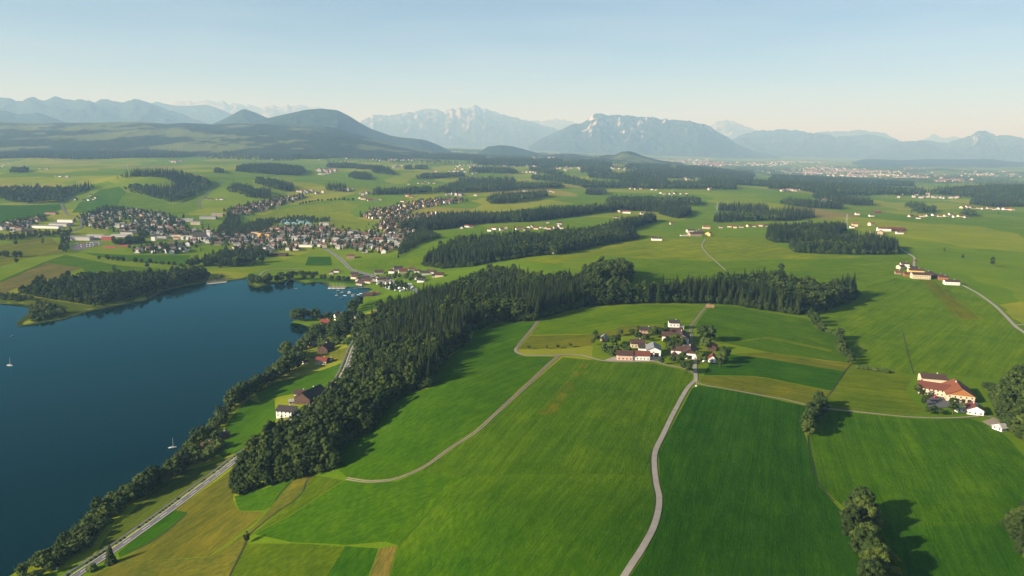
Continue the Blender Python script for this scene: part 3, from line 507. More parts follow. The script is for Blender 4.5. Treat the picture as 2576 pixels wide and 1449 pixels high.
for lab, poly, m_ in [('paved yard between the farm buildings', [(1735,905),(1762,905),(1752,880),(1700,850),(1690,850),(1720,885)], 'gravel'), ('gravel apron before the red-roofed barns', [(1515,908),(1640,909),(1675,900),(1640,894),(1545,898)], 'concrete'),
    ('paved yard of the right-hand farm', [(2335,1030),(2420,1020),(2415,1000),(2380,995),(2345,980),(2330,1000)], 'asphalt'), ('gravel yard by the right-hand wood', [(2470,1060),(2500,1052),(2530,1070),(2525,1085),(2500,1080)], 'gravel'),
    ('grey car park before the town works', [(178,618),(185,632),(215,626),(262,612),(240,606)], 'asphalt'), ('gravel forecourt by the harbour camp site', [(920,700),(980,700),(1000,712),(960,715)], 'gravel')]:
    field(lab, poly, 'tan', None, 'paved_yard', .05, M[m_])

# ================================================================== TREES
def rnd(a, b): return random.uniform(a, b)
def spruce_mesh(name, seed, h=26., r=3.3, tiers=15, nb=9, m='spruce'):
    random.seed(seed); V = []; F = []
    k = 7; z0 = .1 * h; V.append((0, 0, h * .97))                      # dark inner cone keeps the crown closed
    for i in range(k): a = i * 2 * math.pi / k; V.append((.5 * r * math.cos(a), .5 * r * math.sin(a), z0))
    for i in range(k): F.append((0, 1 + i, 1 + (i + 1) % k))
    for t in range(tiers):
        f = t / (tiers - 1); z = h * (.12 + .86 * f); rad = r * (1 - f) ** .8 * rnd(.85, 1.12) + .22
        n = max(4, int(nb * (1 - .45 * f)))
        for i in range(n):
            a = (i + rnd(-.35, .35)) * 2 * math.pi / n + t * .7; q = rad * rnd(.75, 1.2); dz = -q * rnd(.18, .42); wd = .42 * q + .15
            ca, sa = math.cos(a), math.sin(a); b = len(V); ri = .15 * q
            V += [(ri * ca, ri * sa, z + .12 * q), (q * .62 * ca - wd * sa, q * .62 * sa + wd * ca, z + dz * .9 - .15 * q), (q * ca, q * sa, z + dz), (q * .62 * ca + wd * sa, q * .62 * sa - wd * ca, z + dz * .9 - .15 * q), (q * .6 * ca, q * .6 * sa, z + dz * .35)]
            F += [(b, b + 1, b + 4), (b + 1, b + 2, b + 4), (b + 2, b + 3, b + 4), (b + 3, b, b + 4)]
    V.append((0, 0, h * 1.02)); 
    return mesh(name, V, F, M[m])
def broad_mesh(name, seed, h=19., r=5.2, lobes=11, quads=420, sub=1, m='broad', zc=.58, flat=.8, leaf=.55):
    random.seed(seed); V = []; F = []; C = []
    bm = bmesh.new(); bmesh.ops.create_icosphere(bm, subdivisions=sub + 1, radius=1); iv = [v.co.copy() for v in bm.verts]; jf = [tuple(v.index for v in f.verts) for f in bm.faces]; bm.free()
    hh = h * (1 - .22) / 2
    for i in range(lobes):
        if i == 0: c = Vector((0, 0, h * zc)); q = r * (.72 if lobes < 16 else .62)
        else:
            a = i * 2.39996 + rnd(-.3, .3); u = rnd(-.8, .95); s = math.sqrt(max(0, 1 - u * u)); q = r * (rnd(.3, .5) if lobes < 16 else rnd(.12, .32)); rr = rnd(.45, .9) if lobes >= 16 else .66
            c = Vector((math.cos(a) * s * r * rr, math.sin(a) * s * r * rr, h * zc + u * (h * (1 - zc) - q * .8) * (.95 if u > 0 else .8)))
        C.append((c, q)); b = len(V); off = Vector((rnd(-50, 50), rnd(-50, 50), rnd(-50, 50)))
        for v in iv:
            n = mnoise.noise(v * 2.2 + off) * .34 + mnoise.noise(v * 5 + off) * .2
            V.append(tuple(c + Vector((v.x, v.y, v.z * flat)) * q * (1 + n)))
        F += [(a_ + b, b_ + b, c_ + b) for a_, b_, c_ in jf]
    for k in range(quads):
        c, q = random.choice(C); d = Vector((rnd(-1, 1), rnd(-1, 1), rnd(-.7, 1))); d.normalize(); p = c + Vector((d.x, d.y, d.z * flat)) * q * rnd(.98, 1.2)
        n = (d + Vector((rnd(-.8, .8), rnd(-.8, .8), rnd(-.4, .8)))).normalized(); t = n.orthogonal().normalized(); bt = n.cross(t); s = leaf * rnd(.6, 1.3); b = len(V)
        V += [tuple(p + t * s), tuple(p + bt * s * .8), tuple(p - t * s), tuple(p - bt * s * .8)]; F.append((b, b + 1, b + 2, b + 3))
    return mesh(name, V, F, M[m])
def trunk_mesh(name, h, r0, limbs=0, seed=0, h_br=None):
    random.seed(seed); V = []; F = []
    def tube(p, q, ra, rb, k=6):
        p, q = Vector(p), Vector(q); d = (q - p).normalized(); t = d.orthogonal().normalized(); u = d.cross(t); b = len(V)
        for i in range(k):
            a = i * 2 * math.pi / k; o = t * math.cos(a) + u * math.sin(a); V.append(tuple(p + o * ra)); V.append(tuple(q + o * rb))
        for i in range(k): j = (i + 1) % k; F.append((b + 2 * i, b + 2 * j, b + 2 * j + 1, b + 2 * i + 1))
    tube((0, 0, -.6), (0, 0, h), r0, r0 * .45)
    for i in range(limbs):
        a = i * 2.4 + rnd(-.3, .3); z = (h_br or h * .7) * rnd(.7, 1.05); L = h * rnd(.3, .45); tube((0, 0, z), (math.cos(a) * L, math.sin(a) * L, z + L * rnd(.6, 1)), r0 * .4, r0 * .12, 4)
    return mesh(name, V, F, M['bark'])
TREE = {'hedge_tree': [], 'spruce_tree': [], 'broadleaf_tree': [], 'fruit_tree': [], 'poplar_tree': [], 'bush': []}
for i in range(4): TREE['spruce_tree'].append((spruce_mesh('spruce_crown', i, rnd(22, 26), rnd(3.7, 4.5), 16, 10), trunk_mesh('spruce_trunk', 20, .34, 0, i)))
for i in range(5): TREE['broadleaf_tree'].append((broad_mesh('broad_crown', 20 + i, rnd(19, 23), rnd(5.0, 6.2), 44 + i % 3, 1300, 0, leaf=.36, zc=.53), trunk_mesh('broad_trunk', 9, .42, 5, i, 6)))
for i in range(4): TREE['hedge_tree'].append((broad_mesh('hedge_crown', 30 + i, rnd(13, 15), rnd(5.2, 6.4), 46, 1500, 0, 'broad', .47, .9, .36), trunk_mesh('hedge_trunk', 6, .3, 5, i, 3)))
for i in range(3): TREE['fruit_tree'].append((broad_mesh('fruit_crown', 40 + i, rnd(6, 7.5), rnd(2.4, 3.0), 14, 420, 0, 'broad', .6, .85, .26), trunk_mesh('fruit_trunk', 3.5, .17, 4, i, 2.3)))
for i in range(2): TREE['poplar_tree'].append((broad_mesh('poplar_crown', 50 + i, 20, 3.0, 24, 700, 0, 'broad', .55, 1.3, .36), trunk_mesh('poplar_trunk', 12, .36, 4, i, 6)))
for i in range(3): TREE['bush'].append((broad_mesh('bush_crown', 60 + i, rnd(3.2, 4.2), rnd(2.3, 2.9), 12, 320, 0, 'shrub', .45, .8, .26), trunk_mesh('bush_stem', 1.6, .1, 4, i, .8)))
def proto(name, me):                                      # leaves of the library stay out of the scene; woods point to them
    o = bpy.data.objects.new(name, me); return o
LIB = {}
def lib(key, objs):
    c = bpy.data.collections.new('library_' + key)
    for i, me in enumerate(objs): c.objects.link(proto('%s_%02d' % (key, i), me))
    LIB[key] = c
def with_trunk(cr, tr):
    bm = bmesh.new(); bm.from_mesh(cr); bm.from_mesh(tr); n = len(cr.polygons); me = bpy.data.meshes.new('tree'); me.materials.append(cr.materials[0]); me.materials.append(tr.materials[0])
    bm.faces.ensure_lookup_table()
    for k in range(n, len(bm.faces)): bm.faces[k].material_index = 1
    bm.to_mesh(me); bm.free(); return me
near = [with_trunk(*p) for p in TREE['spruce_tree']] + [with_trunk(*p) for p in TREE['broadleaf_tree']]          # 0-3 spruce, 4-8 broad
lib('near', near)
lib('far', [spruce_mesh('far_spruce', 70 + i, rnd(23, 28), 3.6, 6, 6) for i in range(3)] + [broad_mesh('far_broad', 80 + i, rnd(17, 21), 5.6, 5, 50, 0, leaf=1.0) for i in range(3)])   # 0-2, 3-5
lib('edge', [p[0] for p in TREE['hedge_tree']])
lib('scrub', [TREE['bush'][i][0] for i in range(3)] + [broad_mesh('willow', 90 + i, 7.5, 4.0, 18, 420, 0, 'shrub', .5, .8, .36) for i in range(2)] + [near[4], near[5]])
def reed_mesh(seed):
    random.seed(seed); V = []; F = []
    for k in range(46):
        x, y = random.gauss(0, 1.3), random.gauss(0, 1.3); a = rnd(0, 6.28); h = rnd(1.5, 2.6); wd = .12; b = len(V); lx, ly = rnd(-.5, .5), rnd(-.5, .5)
        V += [(x - wd * math.cos(a), y - wd * math.sin(a), -.5), (x + wd * math.cos(a), y + wd * math.sin(a), -.5), (x + lx, y + ly, h)]; F.append((b, b + 1, b + 2))
    return mesh('reed_clump', V, F, M['reed'])
lib('reed', [reed_mesh(i) for i in range(3)])

def scatter_group(key):
    """points -> copies of the library trees; 'pick' says which, 'turn' and 'size' how"""
    t = bpy.data.node_groups.new('wood_' + key, 'GeometryNodeTree'); t.interface.new_socket('Geometry', in_out='INPUT', socket_type='NodeSocketGeometry'); t.interface.new_socket('Geometry', in_out='OUTPUT', socket_type='NodeSocketGeometry')
    N = t.nodes.new; i = N('NodeGroupInput'); o = N('NodeGroupOutput'); ip = N('GeometryNodeInstanceOnPoints'); ci = N('GeometryNodeCollectionInfo')
    ci.inputs[0].default_value = LIB[key]; ci.inputs['Separate Children'].default_value = True; ci.inputs['Reset Children'].default_value = True
    def attr(n, typ):
        a = N('GeometryNodeInputNamedAttribute'); a.data_type = typ; a.inputs[0].default_value = n; return a.outputs[0]
    L = t.links.new; L(i.outputs[0], ip.inputs['Points']); L(ci.outputs[0], ip.inputs['Instance']); ip.inputs['Pick Instance'].default_value = True
    L(attr('pick', 'INT'), ip.inputs['Instance Index']); L(attr('turn', 'FLOAT_VECTOR'), ip.inputs['Rotation']); L(attr('size', 'FLOAT_VECTOR'), ip.inputs['Scale']); L(ip.outputs[0], o.inputs[0]); return t
NG = {k: scatter_group(k) for k in LIB}
def stuff(name, label, key, P, pick, size):
    n = len(P)
    if n == 0: return
    me = bpy.data.meshes.new(name); me.vertices.add(n); z = hq(P[:, 0], P[:, 1]); me.vertices.foreach_set('co', np.column_stack([P, z]).astype(np.float32).ravel())
    me.attributes.new('pick', 'INT', 'POINT').data.foreach_set('value', np.asarray(pick, np.int32))
    rot = np.zeros((n, 3), np.float32); rot[:, 2] = rng.uniform(0, 6.28, n); rot[:, :2] = rng.normal(0, .03, (n, 2))
    me.attributes.new('turn', 'FLOAT_VECTOR', 'POINT').data.foreach_set('vector', rot.ravel())
    s = np.column_stack([size * rng.uniform(.88, 1.12, n), size * rng.uniform(.88, 1.12, n), size * rng.uniform(.85, 1.15, n)]).astype(np.float32)
    me.attributes.new('size', 'FLOAT_VECTOR', 'POINT').data.foreach_set('vector', s.ravel())
    o = link(name, me); md = o.modifiers.new('trees', 'NODES'); md.node_group = NG[key]; tag(o, label, None, None, 'stuff'); return o
def fill(P, s, jit=.38):
    mn, mx = P.min(0), P.max(0); xs, ys = np.meshgrid(np.arange(mn[0], mx[0] + s, s), np.arange(mn[1], mx[1] + s, s * .87)); xs = xs + (np.arange(xs.shape[0]) % 2)[:, None] * s / 2
    xs = xs.ravel() + rng.uniform(-jit, jit, xs.size) * s; ys = ys.ravel() + rng.uniform(-jit, jit, ys.size) * s; k = inside(xs, ys, P); return np.column_stack([xs[k], ys[k]])
IND = {'spruce_tree': [], 'broadleaf_tree': []}            # candidates for single trees, largest in view first
WOODS = []
def wood(label, poly, spruce=.7, key='near', s=None, hs=1.0, single=None):
    P = gp(poly) if not isinstance(poly, np.ndarray) else poly
    s = s or (4.7 if key == 'near' else 10.5); pts = fill(P, s)
    if key == 'near' and np.hypot(*pts.mean(0)) < 1400: pts = pts[np.min(np.hypot(pts[:, None, 0] - ROAD[None, ::2, 0], pts[:, None, 1] - ROAD[None, ::2, 1]), 1) > 6.5]
    n = len(pts)
    if n == 0: return
    mixn = .5 + .5 * vnoise(pts[:, 0], pts[:, 1], 75, 8) * 1.6 + rng.normal(0, .16, n)
    sp = (mixn < spruce) if spruce < 1 else np.ones(n, bool)
    keep = sp | (rng.random(n) < (.55 if key == 'near' else .8)); pts, sp = pts[keep], sp[keep]; n = len(pts)
    edge = -sd_poly(pts[:, 0], pts[:, 1], P)
    size = hs * (rng.normal(1, .11, n).clip(.7, 1.3) + .10 * vnoise(pts[:, 0], pts[:, 1], 38, 9)) * np.where(edge < 7, rng.uniform(.62, 1.02, n), 1)
    if key == 'near': pick = np.where(sp, rng.integers(0, 4, n), rng.integers(4, 9, n))
    else: pick = np.where(sp, rng.integers(0, 3, n), rng.integers(3, 6, n)); size = size * 1.06
    W = dict(label=label, key=key, P=pts, pick=pick, size=size, sp=sp, single=single, edge=edge, poly=P, keep=np.ones(n, bool)); WOODS.append(W); return W
wood('dark mixed wood along the slope between lake road and near fields', [(594,1247),(650,1230),(720,1212),(800,1196),(843,1178),(850,1140),(880,1108),(936,1080),(960,1035),(1016,990),(1079,975),(1088,945),(1060,925),(1000,935),(930,950),(880,962),(850,1003),(800,1047),(740,1097),(685,1132),(632,1167),(592,1207)], .22, hs=1.03, single='the dark wood above the lake road')
wood('tall mixed wood on the slope above the lakeside villas', [(880,962),(930,950),(1000,935),(1060,925),(1090,945),(1120,900),(1172,866),(1165,842),(1195,832),(1254,812),(1320,808),(1300,770),(1200,760),(1100,775),(1000,785),(960,785),(935,815),(915,845),(903,875),(897,905),(893,925),(918,930)], .42, hs=1.03, single='the tall wood above the lakeside villas')
wood('spruce wood stretching behind the farm with a ragged front edge', [(1320,808),(1355,806),(1400,790),(1460,773),(1610,763),(1773,763),(1840,766),(1919,781),(2009,792),(2061,786),(2120,768),(2157,750),(2132,736),(2060,744),(1967,724),(1852,724),(1761,740),(1611,752),(1560,738),(1466,720),(1380,735),(1300,770)], .72, hs=1.08, single='the spruce wood behind the farm')
wood('wooded crest running down towards the harbour village', [(1300,770),(1380,735),(1466,715),(1404,722),(1366,722),(1294,706),(1254,702),(1204,710),(1150,732),(1114,747),(1052,767),(1000,792),(1100,775),(1200,760)], .35)
wood('round broadleaf wood on the small knoll', [(1466,718),(1560,738),(1585,712),(1586,690),(1545,682),(1504,687),(1466,700)], .12, hs=1.12)
wood('long mixed wood on the ridge in the middle of the valley', [(1064,669),(1114,676),(1191,670),(1294,652),(1366,642),(1404,641),(1454,629),(1529,614),(1606,600),(1598,593),(1540,594),(1479,592),(1400,599),(1290,606),(1154,618),(1100,640),(1077,658)], .5, s=6.5)
wood('narrow spruce strip behind the ridge wood', [(1479,590),(1516,595),(1590,578),(1651,557),(1640,552),(1560,570)], .9, s=6.5)
wood('mixed wood above the eastern town houses', [(1002,580),(1077,582),(1139,575),(1191,565),(1279,560),(1329,559),(1404,550),(1479,540),(1554,532),(1594,530),(1641,534),(1704,550),(1739,541),(1736,532),(1679,526),(1591,525),(1479,530),(1404,536),(1344,541),(1274,547),(1221,549),(1127,549),(1077,562),(1014,573)], .6, s=7)
wood('leafy wood on the flat lake point', [(55,738),(110,750),(175,760),(225,768),(275,762),(330,750),(375,737),(475,712),(525,698),(515,690),(425,700),(325,704),(225,708),(125,720),(60,730)], .05, s=6.2, hs=.92, single='the leafy wood on the lake point')
wood('tall leafy wood at the right edge beside the red-roofed farm', [(2505,1000),(2512,1045),(2545,1092),(2600,1120),(2800,1120),(2800,950),(2640,950),(2560,968)], .15, single='the wood at the right edge')
wood('shaded leafy copse in the lower right corner', [(2538,1330),(2560,1385),(2620,1430),(2800,1430),(2800,1280),(2620,1275)], .1, hs=.8, single='the copse in the lower right corner')
wood('square spruce wood beside the country road', [(1926,600),(1945,610),(1990,611),(2050,606),(2126,591),(2128,578),(2020,580),(1930,584)], .75, s=6)
wood('front spruce wood beside the country road', [(1990,626),(1998,635),(2100,640),(2180,641),(2256,640),(2258,626),(2200,613),(2130,606),(2080,611),(2000,619)], .85, s=6)
FAR = [('wood with two lobes on the green plain', .8, [(1803,532),(1930,534),(1930,527),(1810,525)]), ('larger front wood on the green plain', .7, [(1795,561),(1904,557),(1991,557),(2050,548),(2040,540),(1940,541),(1850,546),(1795,553)]),
 ('long spruce strip on the plain near the right hamlets', .85, [(1963,516),(2039,524),(2118,528),(2121,522),(2050,515),(1965,510)]), ('wood reaching towards the right hamlets', .7, [(2040,497),(2100,512),(2150,518),(2197,518),(2190,512),(2130,500),(2060,487)]),
 ('small grove before the far right village', .2, [(2276,524),(2325,526),(2328,521),(2280,519)]), ('small leafy grove beside the far right hamlet', .2, [(2292,537),(2350,536),(2352,529),(2300,531)]), ('grove at the right end of the far hamlet', .2, [(2415,545),(2455,545),(2455,539),(2420,538)]),
 ('wood at the far right edge', .7, [(2435,515),(2500,522),(2620,521),(2620,508),(2450,505)]), ('dark compact wood on the central meadow', .4, [(1222,508),(1231,514),(1288,513),(1340,505),(1380,496),(1375,490),(1300,495),(1235,500)]),
 ('broad wood on the rise behind the central meadow', .5, [(1089,484),(1119,486),(1244,483),(1350,476),(1423,474),(1400,468),(1288,467),(1200,464),(1140,467)]), ('small oblong wood left of the broad rise', .5, [(1046,451),(1171,445),(1165,440),(1060,444)]),
 ('long wood on the left-centre rise', .6, [(821,422),(894,424),(944,437),(996,442),(985,433),(930,423),(880,415),(825,416)]), ('rounded wood below the left-centre rise', .5, [(876,447),(900,452),(932,454),(936,446),(920,440),(885,439)]),
 ('large dark wood left of the centre', .6, [(592,432),(630,436),(700,441),(750,443),(771,434),(740,425),(680,417),(610,421)]), ('dark wood wrapping the hill above the town', .55, [(295,450),(340,441),(400,436),(460,440),(530,460),(528,475),(500,490),(460,504),(440,512),(375,495),(320,483),(312,479),(340,470),(400,476),(440,470),(430,455),(400,447),(330,447)]),
 ('big dark wood at the left edge', .45, [(-200,505),(0,500),(50,513),(150,511),(180,492),(240,474),(225,470),(150,480),(60,478),(-200,478)]), ('dark wood above the terrace houses', .5, [(570,481),(610,495),(660,502),(683,498),(680,486),(640,479),(590,471)]),
 ('upper dark wood above the terrace houses', .5, [(640,466),(700,482),(740,481),(738,471),(700,461),(645,456)]), ('small round wood in the side valley', .4, [(818,481),(870,485),(873,473),(820,474)]), ('low wood behind the red barn', .3, [(936,492),(1015,490),(1086,487),(1085,479),(1010,483),(940,485)]),
 ('small dark wood by the orange-roofed house', .4, [(1470,490),(1525,492),(1526,484),(1475,484)]), ('wood right of the orange-roofed house', .5, [(1525,520),(1590,522),(1650,516),(1763,519),(1760,507),(1640,507),(1530,506)]), ('little wood by the farm road at far left', .3, [(26,437),(70,434),(72,429),(30,431)]), ('lone round grove on the left plain', .2, [(538,436),(563,437),(562,431),(540,430)]),
 ('pair of round groves in the middle distance', .3, [(1016,427),(1035,428),(1035,422),(1018,422)]), ('right of the two round groves in the middle distance', .3, [(1042,427),(1075,427),(1074,421),(1044,421)])]
for l, sp, p in FAR: wood(l, p, sp, 'far')
DIST = [[(1462,474),(1560,474),(1700,477),(1853,478),(1845,470),(1700,467),(1560,466),(1465,467)],[(1335,453),(1400,459),(1480,473),(1475,462),(1420,453),(1340,449)],[(1480,449),(1560,454),(1650,457),(1645,451),(1560,446),(1485,443)],
 [(1327,433),(1380,439),(1418,444),(1400,435),(1335,428)],[(1563,445),(1620,441),(1700,444),(1790,449),(1850,456),(1900,452),(1800,437),(1700,432),(1600,434)],[(1932,476),(2000,479),(2060,489),(2200,491),(2320,493),(2330,486),(2200,478),(2100,470),(2000,460),(1932,455)],
 [(2330,489),(2420,496),(2480,501),(2560,503),(2650,492),(2650,474),(2500,477),(2400,482)],[(-300,400),(0,400),(150,400),(300,399),(420,398),(510,392),(500,387),(300,387),(100,385),(-300,385)],[(654,400),(700,401),(818,401),(815,397),(700,394),(660,396)],
 [(560,392),(700,391),(800,391),(900,396),(880,388),(700,384),(560,386)],[(850,394),(1000,396),(1080,396),(1075,391),(960,389),(860,389)],[(985,400),(1078,401),(1075,396),(990,396)],[(1085,401),(1160,404),(1225,409),(1220,400),(1130,393),(1090,395)],
 [(1350,424),(1450,420),(1540,424),(1535,416),(1440,412),(1355,416)],[(1190,414),(1300,420),(1420,414),(1410,406),(1290,404),(1200,406)],[(1180,436),(1300,438),(1290,431),(1190,429)],[(1700,432),(1800,436),(1900,445),(1890,436),(1790,427),(1700,424)],[(1570,424),(1690,426),(1680,420),(1580,418)],
 [(-100,380),(60,379),(180,376),(300,378),(290,371),(150,369),(-100,372)],[(300,377),(450,381),(640,380),(630,373),(450,371),(320,371)],[(1460,436),(1540,437),(1535,430),(1465,429)],[(1150,460),(1300,462),(1295,457),(1160,456)],[(1760,462),(1850,466),(1930,470),(1925,463),(1830,456),(1765,456)],
 [(1940,452),(2050,460),(2150,466),(2300,470),(2290,463),(2150,456),(2000,448),(1945,446)],[(1560,458),(1680,461),(1670,455),(1565,453)],[(1650,448),(1760,452),(1750,446),(1660,443)]]
dp, dk, dsz = [], [], []
for p in DIST:
    P = gp(p); a = fill(P, 17); k = rng.random(len(a)) < .62; dp.append(a); dk.append(np.where(k, rng.integers(0, 3, len(a)), rng.integers(3, 6, len(a)))); dsz.append(rng.normal(1.45, .15, len(a)))
xs, ys = np.meshgrid(np.arange(-9000, 9000, 34.), np.arange(5600, 13500, 34.)); xs = (xs + rng.uniform(-14, 14, xs.shape)).ravel(); ys = (ys + rng.uniform(-14, 14, ys.shape)).ravel()
az = np.arctan2(xs, ys); k = np.abs(az) < .68; xs, ys, az = xs[k], ys[k], az[k]
nn = vnoise(xs, ys * .6, 620, 31) * .7 + vnoise(xs, ys, 210, 32) * .45; plainland = hq(xs, ys) < 30
k = nn > np.where(plainland, .14, .16); xs, ys = xs[k], ys[k]; dp.append(np.column_stack([xs, ys])); dk.append(np.where(rng.random(len(xs)) < .5, rng.integers(0, 3, len(xs)), rng.integers(3, 6, len(xs)))); dsz.append(rng.normal(1, .1, len(xs)) * np.where(hq(xs, ys) < 30, .85, 1.3))
stuff('distant_woodland', 'distant dark woods lying across the far country', 'far', np.vstack(dp), np.concatenate(dk), np.concatenate(dsz))

def place_tree(kind, x, y, label, group, size=1.0, var=None, cat='tree', sq=(1, 1)):
    L = TREE[kind]; cr, tr = L[random.randrange(len(L)) if var is None else var % len(L)]; s = size
    e = bpy.data.objects.new(kind, None); e.empty_display_size = 1; col.objects.link(e); e.location = (x, y, float(hq(x, y))); e.rotation_euler = (0, 0, rnd(0, 6.28)); e.scale = (s * sq[0], s * sq[0], s * sq[1])
    for nm, me in (('crown', cr), ('trunk', tr)):
        o = bpy.data.objects.new(nm, me); col.objects.link(o); o.parent = e
    tag(e, label, cat, group); return e
# the nearest few hundred of the wood's own trees stand singly
cand = {'spruce_tree': [], 'broadleaf_tree': []}
for wi, W in enumerate(WOODS):
    if W['single']:
        d = np.hypot(W['P'][:, 0], W['P'][:, 1])
        for i in range(len(d)):
            if abs(math.atan2(*W['P'][i])) < .66 and d[i] > 330: cand['spruce_tree' if W['sp'][i] else 'broadleaf_tree'].append((d[i], wi, i))
for kind, lim in (('spruce_tree', 290), ('broadleaf_tree', 170)):
    pick_ = sorted(cand[kind])[:lim]; nm = 'spruce' if kind == 'spruce_tree' else 'broadleaf tree'; edge_lab = {}
    for wi in {q[1] for q in pick_}:
        ed = sorted([(math.atan2(*WOODS[wi]['P'][i]), i) for _, w2, i in pick_ if w2 == wi and WOODS[wi]['edge'][i] < 8])[:98]
        for k, (_, i) in enumerate(ed): edge_lab[wi, i] = 'edge %s, %s from left, of %s' % (nm, ORD[k + 1], WOODS[wi]['single'])
    for d, wi, i in pick_:
        W = WOODS[wi]; W['keep'][i] = False; kn = 'dark narrow spruce' if kind == 'spruce_tree' else 'rounded broadleaf tree'
        place_tree(kind, *W['P'][i], edge_lab.get((wi, i), '%s standing inside %s' % (kn, W['single'])), '%s in %s' % ('spruces' if kind == 'spruce_tree' else 'broadleaf trees', W['single']), float(W['size'][i]), int(W['pick'][i]) if kind == 'spruce_tree' else int(W['pick'][i]) - 4)
ep, es = [], []
for W in WOODS:                                            # leafy skirt along the wood edges
    if W['key'] == 'near' and W['poly'] is not None:
        Q = resample(np.vstack([W['poly'], W['poly'][:1]]), 3.6); Q = Q + rng.normal(0, 1.0, Q.shape); Q = Q[(np.hypot(Q[:, 0], Q[:, 1]) < 1700) & (rng.random(len(Q)) < .8)]
        if len(Q): Q = Q[np.min(np.hypot(Q[:, None, 0] - ROAD[None, ::2, 0], Q[:, None, 1] - ROAD[None, ::2, 1]), 1) > 6.5]
        ep.append(Q); es.append(rng.uniform(.35, .85, len(Q)))
ep = np.vstack(ep); stuff('wood_edge_thicket', 'leafy thicket skirting the edges of the woods', 'edge', ep, rng.integers(0, 4, len(ep)), np.concatenate(es))
for W in WOODS:
    k = W['keep']; stuff('woodland', W['label'], W['key'], W['P'][k], W['pick'][k], W['size'][k])

# hedgerows and single trees one can point to
def row(kind, px, n, where, group, size=(.5, .7), jit=1.5, name_='leafy tree', order='from its upper end', cat='tree'):
    P = catmull(gp(px)); Q = resample(P, 1.0); idx = np.linspace(0, len(Q) - 1, n).astype(int)
    for k, i in enumerate(idx):
        x, y = Q[i] + rng.normal(0, jit, 2); place_tree(kind, x, y, '%s, %s %s, %s' % (name_, ORD[k + 1], order, where), group, rnd(*size), cat=cat)
row('hedge_tree', [(2040,803),(2050,822),(2068,832)], 4, 'in the hedge below the spruce wood tip', 'hedge trees below the spruce wood', (0.81, 1.01))
row('bush', [(2075,834),(2107,844)], 5, 'in the clipped hedge below the wood tip', 'bushes of the field hedge', (.9, 1.2), .6, 'dense green bush', cat='bush')
row('hedge_tree', [(2110,852),(2114,870),(2118,888),(2130,903),(2143,916)], 11, 'along the field hedge right of the mown strips', 'trees of the field hedge', (0.68, 0.97), 1.2)
row('bush', [(2158,927),(2195,932),(2230,938)], 8, 'in the short hedge right of the strips', 'bushes of the short hedge', (.7, 1.1), .6, 'low green bush', 'from the left', 'bush')
row('hedge_tree', [(2063,1022),(2050,1045),(2040,1068),(2030,1092)], 9, 'in the dark tree clump by the path', 'trees of the dark clump by the path', (0.81, 1.15), 1.8)
row('hedge_tree', [(2142,1300),(2150,1335),(2165,1375),(2182,1425),(2196,1475)], 11, 'in the tree clump at the bottom right', 'trees of the clump at the bottom right', (0.97, 1.28), 2.5)
row('bush', [(2135,1275),(2140,1290)], 3, 'at the head of the bottom right clump', 'bushes by the bottom right clump', (1, 1.4), 1, 'pale green bush', cat='bush')
for k, (x, y, s) in enumerate([(1330,879,.6),(1375,878,.55),(1403,877,.6),(1433,874,.75)]): place_tree('fruit_tree', *g(x, y), 'young fruit tree, %s from the left in the row along the mown field' % ORD[k + 1], 'young fruit trees along the mown field', s)
for k, (x, y, s) in enumerate([(1500,862,1),(1491,868,.7),(1497,850,.9),(1550,866,1.2),(1543,872,1),(1560,845,.9),(1589,845,.85),(1521,884,.9),(1570,884,1.1),(1580,890,.9),(1610,866,.8),(1625,858,.9),(1640,850,1.1),(1650,846,1.2),(1661,848,1.3),(1672,846,1.2),(1690,880,1.3),(1683,890,1.3),(1698,868,1.3),(1705,882,1.2),(1693,862,1.1),(1712,872,1.1),(1676,870,1.1),(1718,911,1.1),(1710,918,1),(1693,915,.9),(1763,917,1.3),(1758,905,1),(1725,935,1.2),(1732,940,1),(1815,914,1.4),(1823,905,1.4),(1775,880,1.5),(1810,925,1),(1664,917,.7),(1595,870,.8),(1605,855,1.0)]):
    place_tree('fruit_tree', *g(x, y), 'orchard tree at the farm, %s counting rightwards from the grey hut' % ORD[1 + sorted([500,491,497,550,543,560,589,521,570,580,610,625,640,650,661,672,690,683,698,705,693,712,676,718,710,693,763,758,725,732,815,823,775,810,664,595,605]).index(x - 1000)] if k != 20 else 'bushy orchard tree between grey barn and big farmhouse', 'orchard trees around the farm', s * 1.3)
TREE['great_lime_tree'] = [(broad_mesh('lime_crown', 99, 17.5, 9.6, 44, 1800, 0, 'broad', .52, .9, .45), trunk_mesh('lime_trunk', 7, .7, 6, 3, 4))]
place_tree('great_lime_tree', *g(1776, 858), 'huge round tree standing alone behind the big farmhouse', None, 1.0)
place_tree('poplar_tree', *g(1603, 848), 'slim tall tree beside the brick house of the farm', None, .62)
place_tree('poplar_tree', *g(1673, 840), 'slim tall tree left of the white farmhouse at the top', None, .6)
place_tree('broadleaf_tree', *g(621, 1366), 'lone small round tree on the fence line at lower left', None, .38)
place_tree('spruce_tree', *g(279, 1419), 'dark conical tree standing right on the road at lower left', None, .5, sq=(1.5, 1))
place_tree('bush', *g(232, 1436), 'bush below the conical tree at lower left roadside', None, 1.2, cat='bush')
for k, (x, y, s) in enumerate([(2306,990,.45),(2315,975,.4),(2318,1000,.5),(2330,1012,.45),(2322,1020,.4)]): place_tree('broadleaf_tree', *g(x, y), 'leafy tree, %s from the left, in the garden beside the red-roofed farm' % ORD[k + 1], 'garden trees of the right-hand farm', s)
place_tree('broadleaf_tree', *g(2396, 1042), 'big round tree on the lawn before the red-roofed farm', None, .62, sq=(1.3, 1))
